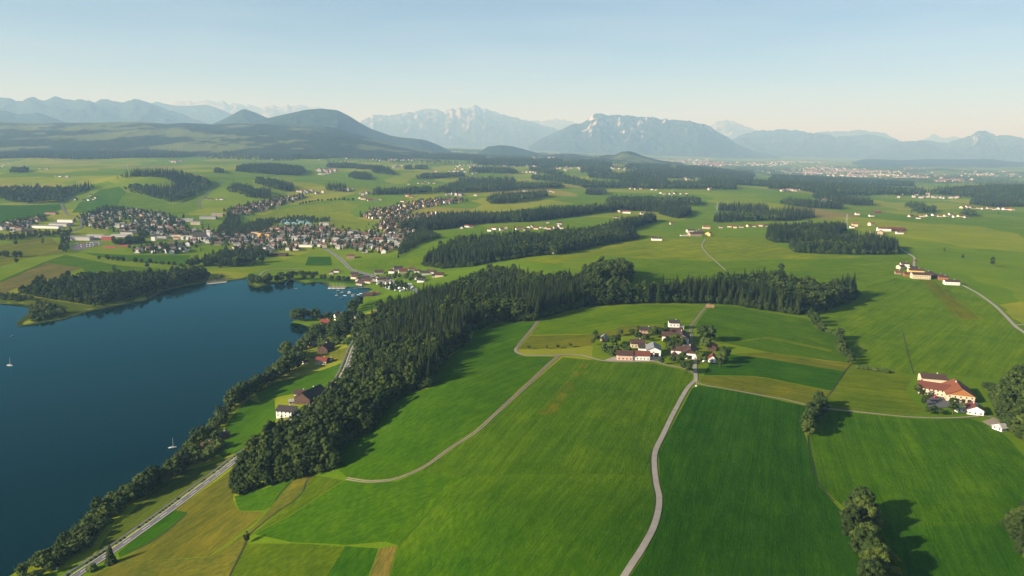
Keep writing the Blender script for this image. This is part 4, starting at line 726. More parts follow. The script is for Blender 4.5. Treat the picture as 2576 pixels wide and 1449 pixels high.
for k, (x, y, s) in enumerate([(2350,1040,1),(2335,1042,.9),(2365,1044,.8),(2480,985,1.4),(2492,992,1.4),(2500,1018,1.5)]): place_tree('fruit_tree', *g(x, y), 'small tree, %s from the left, around the yard of the right-hand farm' % ORD[1 + [2,0,1,3,4,5].index([2,0,1,3,4,5][k])] if k > 2 else 'small fruit tree on the lawn of the right-hand farm, ' + ['second', 'first', 'third'][k] + ' from left', 'small trees of the right-hand farm', s)
for (x, y, s, l) in [(2495,671,.85,'lone round tree on the wide meadow at far right'),(2421,652,.5,'smaller lone tree left of the round one on the far meadow'),(2375,636,.5,'low lone tree in the hollow of the far right meadow'),(2511,540,.5,'tiny lone tree at far right below the village'),(42,664,.75,'lone round tree on the meadow at the left edge'),(288,686,.75,'lone dark tree on the meadow behind the lake wood'),(370,676,.7,'lone tree at the upper edge of the lake wood'),(40,618,.8,'rounder tree of the pair on the left meadow'),(108,614,.7,'broad tree alone right of the pair on the left meadow'),(1962,705,1.25,'tree rising highest out of the spruce wood')]:
    place_tree('broadleaf_tree', *g(x, y), l, None, s)
row('hedge_tree', [(0,646),(25,646),(52,645)], 6, 'in the dark clump at the left edge', 'trees of the left edge clump', (0.81, 1.01), 2, order='from the left')
row('hedge_tree', [(256,652),(300,656),(350,660),(400,664),(465,671)], 20, 'in the stream-side row before the town', 'trees along the town stream', (0.47, 0.81), 3, 'small leafy tree', 'from the left')
row('hedge_tree', [(757,515),(800,508),(850,504),(888,505)], 16, 'in the tree row across the big meadow', 'trees of the row across the meadow', (0.61, 0.88), 3, 'small dark tree', 'from the left')
row('hedge_tree', [(738,694),(765,693),(797,693)], 8, 'in the row behind the lakeside lawn', 'trees behind the lakeside lawn', (0.57, 0.74), 1, 'round clipped tree', 'from the left')
row('hedge_tree', [(768,704),(805,702),(830,704),(860,708),(884,706)], 8, 'on the lakeside lawn by the harbour', 'trees on the lakeside lawn', (0.61, 0.88), 3, 'leafy park tree', 'from the left')
row('hedge_tree', [(632,708),(650,716),(672,712),(700,708),(735,703)], 12, 'on the little stream headland', 'trees on the stream headland', (1.01, 1.49), 3, 'shore tree', 'from the left')
row('hedge_tree', [(470,672),(510,668),(560,670),(600,668),(640,662)], 16, 'in the park belt before the town', 'trees of the park belt', (1.08, 1.49), 6, 'park tree', 'from the left')
row('hedge_tree', [(738,806),(755,808),(775,806),(800,805)], 6, 'on the sandy lake spit', 'trees on the lake spit', (1.08, 1.42), 2, 'shore tree', 'from its tip')
row('hedge_tree', [(905,770),(893,778),(884,786)], 3, 'on the shore below the boathouse', 'shore trees below the boathouse', (1.22, 1.49), 1.5, 'tall shore tree')
row('hedge_tree', [(790,840),(800,850),(815,842),(830,848),(845,852),(838,838),(862,842),(850,828),(870,815),(885,800)], 26, 'in the villa gardens by the lake', 'garden trees of the lake villas', (0.81, 1.28), 3, 'garden tree', 'walking inland')
row('hedge_tree', [(905,806),(918,818),(940,822),(948,812)], 7, 'behind the white villa by the lake', 'trees behind the white villa', (0.68, 1.08), 3, 'garden tree', 'walking inland')
row('hedge_tree', [(718,900),(735,905),(750,915),(745,930),(720,935),(705,945),(690,955)], 14, 'in the shore thicket below the red-roofed cottage', 'trees of the shore thicket', (1.01, 1.49), 3, 'dark shore tree', 'going down the shore')
row('hedge_tree', [(680,965),(660,972),(640,985),(622,998),(605,1012),(590,1022)], 9, 'on the shore by the old farm meadow', 'shore trees by the old farm', (1.01, 1.42), 2, 'shore tree', 'going down the shore')
row('hedge_tree', [(560,1050),(565,1065)], 3, 'at the little bay below the farm', 'trees at the little bay', (0.54, 0.68), 1, 'slim shore tree')
row('hedge_tree', [(462,1182),(440,1195),(410,1215),(385,1225),(360,1245),(345,1258)], 11, 'in the shore clump beside the lake road', 'trees of the shore clump', (0.81, 1.22), 2, 'dark shore tree', 'going down the shore')
row('hedge_tree', [(250,1345),(215,1385),(170,1410),(120,1440)], 8, 'in the shore belt at the lower left', 'trees of the lower shore belt', (0.47, 0.68), 2, 'low shore tree', 'going down the shore')
# scrub along the whole near shore, and reeds at the water's edge
band = [(32,1449),(125,1391),(175,1346),(225,1304),(287,1254),(325,1229),(360,1209),(405,1193),(442,1163),(470,1127),(490,1111),(525,1077),(547,1053),(550,1039),(575,1023),(618,993),(641,976),(660,961),(680,946),(702,918),(718,899),(742,881),(757,869),(767,857),(777,837),(783,826),(800,830),(790,850),(778,875),(760,890),(735,910),(715,930),(695,952),(670,968),(640,988),(600,1015),(575,1035),(562,1048),(560,1060),(540,1085),(505,1118),(490,1140),(465,1168),(440,1185),(405,1215),(360,1235),(330,1262),(300,1288),(255,1335),(200,1390),(110,1445),(60,1480)]
P = fill(gp(band), 3.4); dn = vnoise(P[:, 0], P[:, 1], 26, 41); P = P[rng.random(len(P)) < .75 + .5 * dn]; pk = rng.choice([0, 1, 2, 3, 4, 3, 4, 5], len(P)); stuff('shore_scrub', 'bushy scrub and willows along the near lake shore', 'scrub', P, pk, rng.uniform(.45, 1.2, len(P)) * np.where(pk == 5, .5, 1) * (1 + .25 * vnoise(P[:, 0], P[:, 1], 40, 42)))
sc = []
for poly, s in [([(70,800),(100,785),(150,782),(165,790),(130,800),(85,812)], 5), ([(60,780),(100,762),(150,775),(120,785)], 7), ([(-50,746),(0,742),(50,744),(80,755),(40,758),(0,756)], 6), ([(215,776),(300,764),(380,745),(480,712),(520,703),(600,698),(560,702),(440,720),(360,750),(260,772)], 7), ([(500,1128),(540,1105),(560,1125),(530,1160),(480,1170),(460,1165)], 4.5), ([(790,860),(830,858),(850,866),(830,875),(790,872)], 5), ([(800,800),(840,795),(890,790),(930,800),(935,815),(900,835),(860,850),(800,850),(785,835),(810,825)], 6.5), ([(840,855),(890,850),(905,842),(890,865),(850,870)], 7), ([(1520,890),(1545,885),(1560,890),(1545,897)], 3.5)]: sc.append(fill(gp(poly), s))
P = np.vstack(sc); stuff('scrub', 'scattered scrub on the lake point and in the shore gardens', 'scrub', P, rng.integers(0, 5, len(P)), rng.uniform(.6, 1.3, len(P)))
SH = np.vstack([resample(gp_, 1.4) for gp_ in (LAKE[3:34], LAKE[54:76])])
Q = np.vstack([SH + rng.normal(0, 1.1, SH.shape) for _ in range(2)]); stuff('reeds', 'light green reed fringe at the water edge', 'reed', Q, rng.integers(0, 3, len(Q)), rng.uniform(.7, 1.1, len(Q)))

_T = np.gradient(ROAD[:190], axis=0); _T /= np.hypot(*_T.T)[:, None]; P = ROAD[:190] + np.stack([-_T[:, 1], _T[:, 0]], 1) * 5.4; P = P[rng.random(len(P)) < .7] + rng.normal(0, .2, (0, 2)).sum()
stuff('verge_hedge', 'low clipped hedge between lakeside road and cycle path', 'scrub', P, rng.integers(0, 3, len(P)), rng.uniform(.22, .42, len(P)))

# ================================================================== BUILDINGS
_mc = {}
def boxv(x0, x1, y0, y1, z0, z1):
    return [(x0, y0, z0), (x1, y0, z0), (x1, y1, z0), (x0, y1, z0), (x0, y0, z1), (x1, y0, z1), (x1, y1, z1), (x0, y1, z1)]
BF = [(0, 3, 2, 1), (4, 5, 6, 7), (0, 1, 5, 4), (1, 2, 6, 5), (2, 3, 7, 6), (3, 0, 4, 7)]
def join(parts):
    V = []; F = []
    for v, f in parts: b = len(V); V += v; F += [tuple(i + b for i in q) for q in f]
    return V, F
def wall_mesh(L, W, e, rise, m):
    k = ('w', L, W, e, rise, m)
    if k not in _mc:
        l, w_ = L / 2, W / 2; V = [(-l, -w_, -1.5), (l, -w_, -1.5), (l, w_, -1.5), (-l, w_, -1.5), (-l, -w_, e), (l, -w_, e), (l, w_, e), (-l, w_, e), (-l, 0, e + rise), (l, 0, e + rise)]
        _mc[k] = mesh('wall', V, [(0, 1, 5, 4), (2, 3, 7, 6), (1, 2, 6, 9, 5), (3, 0, 4, 8, 7), (4, 5, 9, 8), (6, 7, 8, 9), (0, 3, 2, 1)], M['w_' + m])
    return _mc[k]
def roof_mesh(L, W, e, rise, m, ov=.7, th=.28, hip=0.0):
    k = ('r', L, W, e, rise, m, ov, hip)
    if k not in _mc:
        l, w_ = L / 2 + ov, W / 2 + ov; s = rise / (W / 2); zl = e - ov * s + .08; zt = e + rise + .08; h = hip * L / 2
        V = [(-l, -w_, zl), (l, -w_, zl), (l - h, 0, zt), (-l + h, 0, zt), (-l, w_, zl), (l, w_, zl)]; V += [(x, y, z + th) for x, y, z in V]
        F = [(6, 7, 8, 9), (9, 8, 11, 10), (0, 3, 2, 1), (3, 4, 5, 2), (0, 1, 7, 6), (5, 4, 10, 11), (1, 2, 8, 7), (2, 5, 11, 8), (3, 0, 6, 9), (4, 3, 9, 10)]
        if h: F += [(7, 11, 8), (6, 9, 10), (1, 2, 5), (0, 4, 3)]
        _mc[k] = mesh('roof', V, F, M['r_' + m])
    return _mc[k]
def block_mesh(key, v, m):
    k = (key, tuple(v), m)
    if k not in _mc: _mc[k] = mesh(key, boxv(*v), BF, M[m])
    return _mc[k]
def house_parts(root, L, W, e, rise, wall, roof, detail=0, gable=None, hip=0.0, chim=True, doors=()):
    wo = link('wall', wall_mesh(L, W, e, rise, wall), root); ro = link('roof', roof_mesh(L, W, e, rise, roof, .7 if detail else .5, .28, hip), root)
    if chim:
        x = L * .18; link('chimney', block_mesh('chimney', (x - .35, x + .35, .3, 1.0, e + rise * .6, e + rise + 1.1), 'chimney'), ro)
    if not detail: return
    if gable:                                     # boarded upper gable
        for s in (-1, 1):
            x = s * (L / 2 + .05); V = [(x, -W / 2 * .96, e + .1), (x, W / 2 * .96, e + .1), (x, 0, e + rise * .97)]; V += [(x + s * .06, b, c) for _, b, c in V]
            link('gable_boarding', mesh('gable_boarding', V, [(0, 1, 2), (3, 5, 4), (0, 3, 4, 1), (1, 4, 5, 2), (2, 5, 3, 0)], M['w_' + gable]), wo)
    fl = max(1, int(e / 2.7)); wm = block_mesh('window', (-.5, .5, -.06, .06, 0, 1.2), 'window')
    for f in range(fl):
        z = 1.0 + f * 2.7
        for s in (-1, 1):
            n = max(2, int(L / 3.0))
            for i in range(n):
                x = -L / 2 + L * (i + .5) / n
                if any(d[0] == s and abs(d[1] - x) < d[2] / 2 + .6 and z < d[3] for d in doors): continue
                link('window', wm, wo, (x, s * (W / 2 + .03), z))
            n = max(1, int(W / 3.4))
            for i in range(n):
                y = -W / 2 + W * (i + .5) / n
                if any(d[0] == 2 * s and abs(d[1] - y) < d[2] / 2 + .6 and z < d[3] for d in doors): continue
                link('window', wm, wo, (s * (L / 2 + .03), y, z), R(90))
    for sd_, c, wd, hg in doors:                   # side (-1/1 long sides, -2/2 gables), offset, width, height
        dm = block_mesh('door', (-wd / 2, wd / 2, -.08, .08, 0, hg), 'dark')
        if abs(sd_) == 1: link('door', dm, wo, (c, sd_ * (W / 2 + .04), 0))
        else: link('door', dm, wo, (sd_ / 2 * (L / 2 + .04), c, 0), R(90))
def house(px, py, L, W, e, pitch, yaw, wall, roof, label, cat='house', name='house', group=None, detail=1, shift=True, **kw):
    x, y = g(px, py); a = R(yaw); rise = math.tan(R(pitch)) * W / 2
    if shift: x, y = x, y + (abs(math.sin(a)) * L + abs(math.cos(a)) * W) / 2
    o = bpy.data.objects.new(name, None); col.objects.link(o); o.location = (x, y, float(hq(x, y))); o.rotation_euler = (0, 0, a); tag(o, label, cat, group)
    house_parts(o, L, W, e, rise, wall, roof, detail, **kw); return o
def add_wing(o, L, W, e, pitch, wall, roof, off, yaw, **kw):
    """a second body with its own roof on the same building"""
    rise = math.tan(R(pitch)) * W / 2; wo = link('wing_wall', wall_mesh(L, W, e, rise, wall), o, off, R(yaw)); link('wing_roof', roof_mesh(L, W, e, rise, roof, .7), o, off, R(yaw))
    wm = block_mesh('window', (-.5, .5, -.06, .06, 0, 1.2), 'window')
    for f in range(max(1, int(e / 2.7))):
        for s in (-1, 1):
            for i in range(max(2, int(L / 3))): link('window', wm, wo, (-L / 2 + L * (i + .5) / max(2, int(L / 3)), s * (W / 2 + .03), 1 + 2.7 * f))
            for i in range(max(1, int(W / 3.2))): link('window', wm, wo, (s * (L / 2 + .03), -W / 2 + W * (i + .5) / max(1, int(W / 3.2)), 1 + 2.7 * f), R(90))
# --- the near farm
FG = 'buildings of the near farm'
house(1573, 907, 13.5, 9, 5.0, 32, -4, 'pale pink', 'brown', 'pale pink barn with red-brown roof, leftmost at the lane', 'barn', 'barn', FG, chim=False)
house(1613, 907, 15.5, 9, 4.6, 32, -3, 'white', 'red', 'long white barn with red roof on the gravel lane', 'barn', 'barn', FG, chim=False)
house(1648, 898, 18, 12.5, 6.0, 24, 82, 'white', 'grey', 'white gable-fronted machine hall with grey metal roof', 'barn', 'machine_hall', FG, chim=False, doors=[(-2, -2.6, 3.8, 3.8), (-2, 2.6, 3.8, 3.8)])
house(1621, 888, 9.5, 8, 4.6, 24, -4, 'white', 'dark', 'low white shed with dark roof joined left of the machine hall', 'shed', 'shed', FG)
house(1605, 875, 12.5, 9, 4.2, 32, -4, 'cream', 'brown', 'cream cottage with brown roof behind the barns', 'house', 'house', FG)
house(1627, 844, 12.8, 8.5, 5.6, 24, -6, 'brick', 'dark', 'unplastered brick house with dark roof above the orchard', 'house', 'house', FG)
house(1697, 829, 10.5, 9, 7.0, 24, -4, 'white', 'dark', 'white two-storey house with dark roof at the top of the farm', 'house', 'house', FG)
house(1715, 829, 4.5, 5, 3.2, 6, -4, 'white', 'pale', 'flat white garage right of the top house', 'garage', 'garage', FG, chim=False, doors=[(-1, 0, 3, 2.4)])
house(1698, 842, 14.5, 8, 3.4, 34, -3, 'white', 'brown', 'low white cottage with red-brown roof below the top house', 'house', 'house', FG)
o = house(1722, 866, 22, 13, 5.4, 30, 78, 'white', 'brown', 'big white farmhouse with brown T-shaped roof', 'farmhouse', 'farmhouse', FG, gable='pale wood', doors=[(-2, -3, 3, 3)])
add_wing(o, 17, 10, 5.0, 32, 'white', 'brown', (1, 10.5, 0), 90)
o = house(1744, 905, 21, 13, 5.2, 30, 76, 'white', 'brown', 'front farmhouse with boarded gable and dark gateway', 'farmhouse', 'farmhouse', FG, gable='wooden', doors=[(-2, .5, 4, 3.6)])
add_wing(o, 14, 9, 4.8, 32, 'white', 'brown', (3, 10, 0), 90)
house(1698, 901, 5.2, 4.6, 2.6, 40, 80, 'wooden', 'brown', 'small brown garden hut before the front farmhouse', 'hut', 'garden_hut', FG, chim=False)
house(1796, 884, 11, 8, 3.6, 30, 70, 'wooden', 'bright red', 'wooden shed with red roof behind the farm at right', 'shed', 'shed', FG, chim=False)
house(1796, 913, 9.5, 6.5, 3.8, 36, 72, 'white', 'bright red', 'small gable shed with bright red roof at the farm entrance', 'shed', 'shed', FG, chim=False)
house(1521, 859, 8.5, 6.5, 3.0, 36, 75, 'pale wood', 'grey', 'weathered grey hut alone beside the mown field', 'hut', 'field_hut', FG, chim=False)
# --- the red-roofed farm on the right
FR = 'buildings of the right-hand farm'
house(2358, 970, 19, 12, 5.2, 24, -14, 'cream', 'brown', 'cream house with broad brown roof behind the red-roofed farm', 'house', 'house', FR)
o = house(2437, 1016, 27, 19, 5.4, 30, 70, 'cream', 'orange', 'huge farm hall with orange-red roof and boarded gable', 'farmhouse', 'farmhouse', FR, gable='orange', doors=[(-2, -6, 2.6, 3), (-2, -2, 2.6, 3), (-2, 2, 2.6, 3), (-2, 6, 2.6, 3)])
add_wing(o, 21, 12.5, 5.4, 30, 'cream', 'red', (3, 16, 0), 82)
o = house(2466, 1047, 12, 10.5, 4.0, 28, 66, 'white', 'red', 'white house with red roof and solar slope at the farm corner', 'house', 'house', FR)
link('solar_panels', mesh('solar_panels', [(-5.5, -.6, 4.0 + 5.25 * .53 - .6 * .53 + .5), (5.5, -.6, 4.0 + 5.25 * .53 - .6 * .53 + .5), (5.5, -5.6, 4.0 - .35 * .53 + .5), (-5.5, -5.6, 4.0 - .35 * .53 + .5)], [(0, 3, 2, 1)], M['solar']), o)
house(2419, 1038, 6, 4, 2.6, 12, -3, 'white', 'pale', 'small white shed on the yard before the farm hall', 'shed', 'shed', FR, chim=False)
house(2527, 1087, 7, 7, 2.6, 26, 20, 'white', 'pale', 'little pale-roofed pavilion at the right-hand wood', 'pavilion', 'pavilion', FR, chim=False, hip=.75)
# --- roadside hamlet on the right
FH = 'houses of the roadside hamlet'
for a in [(2322,703,26,13,7,22,-10,'cream','brown','long cream inn with brown roof in the roadside hamlet'),(2310,692,22,12,7,24,-14,'yellow','brown','yellow house behind the long inn of the hamlet'),(2345,700,16,14,6,24,60,'wooden','brown','dark barn at the right end of the long inn'),(2378,706,13,10,5,24,-20,'orange','brown','orange-walled house right of the hamlet barn'),
    (2400,718,20,11,5,22,-12,'white','brown','low white house at the right end of the hamlet'),(2280,672,13,10,5,26,-15,'white','brown','white house at the upper left of the hamlet'),(2270,678,11,9,5,26,20,'cream','brown','cream cottage at the left of the hamlet'),(2262,690,9,7,3,28,-10,'brick','red','small reddish shed left of the hamlet gardens'),(2288,696,12,9,4,26,-10,'orange','brown','orange shed in front of the hamlet gardens'),(2300,684,14,9,6,26,10,'white','dark','white house in the middle of the hamlet'),(2366,700,14,8,4,24,-25,'wooden','dark','dark shed between the hamlet barn and the orange house')]:
    house(*a[:9], a[9], group=FH, cat='barn' if 'barn' in a[9].split(' at')[0] else 'house')
house(2304, 660, 3.2, 2.6, 3.2, 45, 0, 'orange', 'brown', 'little orange chapel beside the road above the hamlet', 'chapel', 'chapel', None, chim=False)
# --- lake villas and old farm on the shore
FL = 'houses along the near lake shore'
for a in [(817,822,12,10,5,34,-14,'orange','bright red','orange villa with bright red roof among lake gardens'),(851,806,13,10,5,34,30,'white','dark','white villa with steep dark roof by the upper lake gardens'),(901,809,11,10,5,30,60,'cream','dark','cream villa half hidden by trees in the lake gardens'),(959,784,14,10,5.2,26,-8,'white','brown','white house with brown roof at the wood edge above the boathouse'),(776,878,7,5.5,3,34,60,'yellow','brown','yellow wooden cabin on the lake lawn'),(815,890,14,13,5,34,72,'wooden','brown','big dark wooden chalet with steep roof on the lake lawn'),
    (808,918,11.5,9,4.4,32,-6,'grey','bright red','grey cottage with bright red roof beside the lake meadow'),(828,913,6,6,3,26,-6,'wooden','dark','dark garage right of the red-roofed cottage'),(766,917,5,4,2.6,34,40,'white','brown','small white hut in the shore thicket'),(746,883,5,3.5,2.4,30,10,'wooden','brown','brown boat hut at the waterline below the chalet'),(771,1018,26,17,5,30,68,'wooden','dark','large old farmhouse with dark sweeping roof above the lake'),(755,1004,11,9,5,28,0,'white','brown','white annexe behind the old dark-roofed farmhouse'),
    (738,1018,9,6,2.8,14,10,'pale wood','pale','open timber carport left of the old farmhouse'),(716,1051,14,12,5.4,26,-10,'white','dark','white house with dark roof at the wood edge below the old farm'),(557,1107,7,6,3.2,34,40,'dark red','dark','dark red cabin on the shore below the farm'),(516,1132,8.5,6,3,32,20,'brick','red','red-brown cabin beside the lower shore gardens'),(927,746,15,9,3.4,30,-4,'wooden','brown','dark wooden boathouse standing in the harbour'),(946,742,8,6,3,30,0,'white','red','small white kiosk behind the boathouse'),(938,825,9,7,3,12,40,'pale wood','pale','open grey roof shelter at the wood edge above the garden lawn')]:
    house(*a[:9], a[9], group=FL, cat='hut' if any(q in a[9] for q in ('hut', 'cabin', 'carport', 'shelter', 'kiosk', 'garage')) else 'house')
# --- mid-distance farms and single houses
FM = 'farm buildings in the middle distance'
for a in [(1653,606,22,11,5,26,-6,'white','brown','lone white barn with dark roof on the open slope'),(1394,640,11,9,6,30,70,'white','brown','white cottage alone at the ridge wood edge'),(1577,537,24,12,5,26,-8,'white','orange','orange-roofed farmhouse in the clearing of the wood'),(1560,534,14,10,5,26,50,'cream','red','cream annexe left of the orange-roofed farmhouse'),(1616,540,11,9,4,28,10,'white','red','small white house right of the orange-roofed farm'),(1550,548,12,8,3,20,0,'grey','dark','grey shed below the orange-roofed farm'),
    (1750,595,28,16,6,22,10,'pale wood','brown','wide brown barn of the farmstead on the rise'),(1762,588,18,14,6,24,70,'wooden','grey','grey-roofed hall of the farmstead on the rise'),(1785,594,16,12,6,28,60,'yellow','red','yellow house with red roof at the right of the farmstead'),(1778,576,18,10,5,26,-5,'cream','orange','cream house with orange roof behind the farmstead'),(1737,585,16,10,5,24,10,'white','brown','white house at the left of the farmstead'),(1722,594,18,5,2.2,8,8,'white','pale','low white silo wall left of the farmstead'),
    (2209,537,22,14,6,26,-4,'wooden','bright red','big barn with dark red roof on the green plain'),(2158,541,12,9,5,30,0,'white','orange','small orange-roofed house left of the red barn'),(2180,543,16,9,4,24,5,'white','grey','pale shed right of the small orange-roofed house') if False else (2194,545,14,9,4,24,5,'white','dark','pale shed right of the dark red barn'),
    (2255,582,48,17,6,22,-4,'wooden','red','very long red-roofed cattle barn by the country road'),(2228,582,30,15,6,22,-10,'white','red','white barn left of the long cattle barn'),(2220,590,18,12,6,24,60,'pale wood','red','pale gabled barn in front of the long cattle barn'),(2195,568,14,11,6,28,20,'cream','orange','cream house behind the white barn by the road'),(2153,570,14,11,6,28,-15,'cream','orange','cream farmhouse left of the cattle barns'),(2118,570,18,11,6,26,-5,'yellow','red','yellow farmhouse at the spruce wood edge'),(2145,574,10,8,4,28,0,'white','red','small white shed between the two farmhouses by the wood'),(2265,589,16,9,4,20,0,'white','red','low white shed before the long cattle barn')]:
    house(*a[:9], a[9], group=FM, cat='barn' if 'barn' in a[9].split(' left')[0].split(' right')[0].split(' before')[0].split(' behind')[0] else 'house', detail=0)
HQ = []                                          # every plain house, ranked later by how large it shows
def queue(x, y, L, W, e, pitch, yaw, wa, rf, label, group): HQ.append((L / math.hypot(x, y), x, y, L, W, e, pitch, yaw, wa, rf, label, group))
def hrow(pts, where, group, size=(10, 14), walls=('pale', 'cream', 'pale', 'white'), roofs=('red', 'brown', 'orange')):
    """single houses at marked spots"""
    for k, (px, py) in enumerate(sorted(pts)):
        wa, rf = random.choice(walls), random.choice(roofs); L = round(rnd(*size) * 1.6) / 2; x, y = g(px, py)
        queue(x, y + L * .4, L, round(L * .78 * 2) / 2, random.choice([2.8, 3.4, 4]), random.choice([28, 34]), rnd(-25, 25) + random.choice([0, 0, 90]), wa, rf, '%s house, %s roof, %s from left %s' % (wa, rf, ORD[k + 1], where), group)
random.seed(5)
hrow([(1690,565) ,(1814,574),(1836,572),(1850,574),(1866,573),(1885,571),(1898,571),(1915,570),(1928,570)], 'in the row beside the farmstead', 'row of houses right of the farmstead')
hrow([(2294,546),(2312,550),(2322,546),(2335,545),(2350,543),(2366,546),(2382,545),(2392,541),(2402,547),(2418,546),(2432,548)], 'in the hamlet by the far groves', 'houses of the far grove hamlet', (12, 20))
hrow([(2424,524),(2438,522),(2450,526),(2462,525),(2475,527),(2490,526),(2503,528),(2518,527),(2532,528),(2548,529)], 'in the long village at the far right', 'houses of the far right village', (13, 24), roofs=('red', 'orange', 'red'))
hrow([(1662,487),(1672,489),(1688,489),(1700,488),(1712,489),(1728,488)], 'in the white hamlet on the central plain', 'houses of the white plain hamlet', (14, 20), roofs=('dark', 'brown', 'red'))
hrow([(1588,476),(1600,477),(1612,476),(1640,478),(1650,479)], 'at the red farm on the far central meadow', 'houses of the far red farm', (14, 22), roofs=('bright red', 'red'))
hrow([(1316,482),(1324,481),(1375,481),(1385,482),(1392,484)], 'by the compact wood', 'houses by the compact wood', (12, 16))
hrow([(1162,575),(1175,572),(1185,573),(1232,582),(1244,578),(1262,580),(1272,576),(1300,578),(1308,576),(1324,580),(1330,574),(1338,573),(1350,577),(1362,574),(1372,576),(1382,577),(1398,575),(1406,571),(1412,576),(1378,562),(1408,565)], 'in the hamlet on the wooded ridge', 'houses of the ridge hamlet', (11, 16), roofs=('brown', 'red', 'red'))
hrow([(985,688),(1000,682),(1012,688),(1035,682),(1050,686),(1072,692),(1085,690),(1095,698),(1105,697),(1060,710),(1052,703),(952,690)], 'in the farm group above the harbour', 'houses of the harbour farm group', (12, 20), roofs=('brown', 'dark', 'red'))
hrow([(892,702),(900,708),(908,712),(918,706),(925,714),(938,708),(948,704),(955,710),(966,706),(905,718),(832,690),(845,686),(890,695)], 'in the harbour village', 'houses of the harbour village', (11, 17), roofs=('brown', 'dark', 'brown'))
hrow([(905,500),(914,502),(930,506),(942,505),(955,504),(1024,494),(1035,497),(1012,508)], 'at the barns behind the hillside estate', 'houses at the far red barns', (14, 26), roofs=('bright red', 'red'))
hrow([(1028,548-84),(1052,462),(1064,463),(1080,461),(1092,462),(1070,457)], 'in the hamlet before the broad rise', 'houses of the hamlet before the rise', (13, 17))
hrow([(804,440),(812,441),(822,438),(830,436),(845,434)], 'in the works hamlet by the side valley', 'houses of the works hamlet', (16, 30), roofs=('pale', 'orange'))
hrow([(518,502),(530,503),(545,503),(556,503)], 'on the meadow above the upper town', 'houses on the upper meadow', (11, 14))
hrow([(100,425),(110,425),(118,426),(140,444),(150,445),(168,446),(10,415),(20,411),(6,420),(52,420),(136,405)], 'among the farms on the far left plain', 'houses of the far left farms', (13, 19), roofs=('brown', 'red', 'grey'))
hrow([(178,502),(190,504),(210,505),(222,505),(235,503),(240,500),(226,492)], 'under the dark wood at far left', 'houses under the far left wood', (11, 14), roofs=('brown', 'dark'))
# --- the town by the lake: streets of houses
def town(where, group, poly, s, n_max, walls, roofs, yaw, size=(9, 13), row_n=9):
    P = gp(poly); pts = fill(P, s, .28); d = np.hypot(pts[:, 0], pts[:, 1]); pts = pts[np.argsort(d)]
    if len(pts) > n_max: pts = pts[np.sort(rng.choice(len(pts), n_max, False))]
    rows = [pts[i:i + row_n] for i in range(0, len(pts), row_n)]
    for ri, rw in enumerate(rows):
        rw = rw[np.argsort(rw[:, 0] / rw[:, 1])]
        for k, (x, y) in enumerate(rw):
            wa, rf = random.choice(walls), random.choice(roofs); L = round(rnd(*size) * 2) / 2; W = round(L * rnd(.72, .9) * 2) / 2; e = random.choice([5, 6, 7.5])
            queue(x, y, L, W, e, random.choice([20, 25, 32]), yaw + rnd(-10, 10) + random.choice([0, 90]), wa, rf, '%s house, %s roof, %s from left in %s row %s' % (wa, rf, ORD[k + 1], ORD[ri + 1], where), group)
    return pts
WH = ('white', 'white', 'cream', 'white', 'pale pink'); TP = []
random.seed(9)
TP.append(town('of the upper town', 'houses of the upper town', [(215,545),(255,528),(330,530),(400,538),(455,548),(450,575),(380,578),(300,575),(220,578),(205,560)], 29, 120, WH, ('light brown', 'grey', 'dull red', 'light brown', 'pale', 'brown'), 10))
TP.append(town('of the town centre', 'houses of the town centre', [(300,580),(450,578),(600,590),(620,615),(560,620),(480,612),(420,595),(350,590)], 31, 90, WH, ('light brown', 'pale', 'grey', 'dull red', 'brown'), 15, (11, 17)))
TP.append(town('of the lakeward white quarter', 'houses of the lakeward white quarter', [(325,632),(350,622),(420,618),(478,618),(480,636),(400,640),(340,640)], 25, 40, ('white',), ('light brown', 'dark', 'light brown'), 8))
TP.append(town('of the eastern town', 'houses of the eastern town', [(575,600),(640,590),(700,575),(790,572),(870,580),(960,588),(1000,600),(1010,625),(960,642),(870,628),(780,622),(700,640),(600,632)], 31, 200, WH, ('dull red', 'light brown', 'red', 'grey', 'dull red', 'pale'), 12, (10, 16)))
TP.append(town('of the terrace estate', 'houses of the terrace estate', [(572,536),(600,522),(660,510),(700,500),(760,492),(765,498),(720,512),(680,525),(640,536),(600,545)], 22, 120, ('white', 'white', 'cream'), ('dull red', 'dull red', 'light brown'), 30, (9, 12)))
TP.append(town('of the hillside estate', 'houses of the hillside estate', [(905,545),(930,530),(1000,520),(1060,508),(1110,502),(1165,502),(1160,510),(1100,518),(1040,528),(1010,545),(950,552)], 24, 130, ('white', 'white', 'cream', 'yellow'), ('dull red', 'orange', 'light brown', 'dull red'), 25, (9, 13)))
TP.append(town('of the slope quarter', 'houses of the slope quarter', [(965,555),(1020,545),(1070,540),(1110,538),(1090,555),(1050,570),(1040,600),(1000,610),(960,590),(940,572)], 28, 90, WH, ('dull red', 'orange', 'red', 'light brown'), 20, (9, 13)))
TP.append(town('of the works quarter', 'houses of the works quarter', [(0,575),(30,560),(80,552),(110,550),(85,566),(60,580),(0,588)], 28, 24, WH, ('brown', 'grey', 'red'), 8, (11, 16)))
HQ.sort(key=lambda q: -q[0]); rest = HQ[225:]
for _, x, y, L, W, e, pt, yw, wa, rf, lab, gr in HQ[:225]:
    o = bpy.data.objects.new('house', None); col.objects.link(o); o.location = (x, y, float(hq(x, y))); o.rotation_euler = (0, 0, R(yw)); tag(o, lab, 'house', gr); house_parts(o, L, W, e, math.tan(R(pt)) * W / 2, wa, rf, 0, chim=False)
MI = {}; V, F, FI = [], [], []                     # the smaller ones together
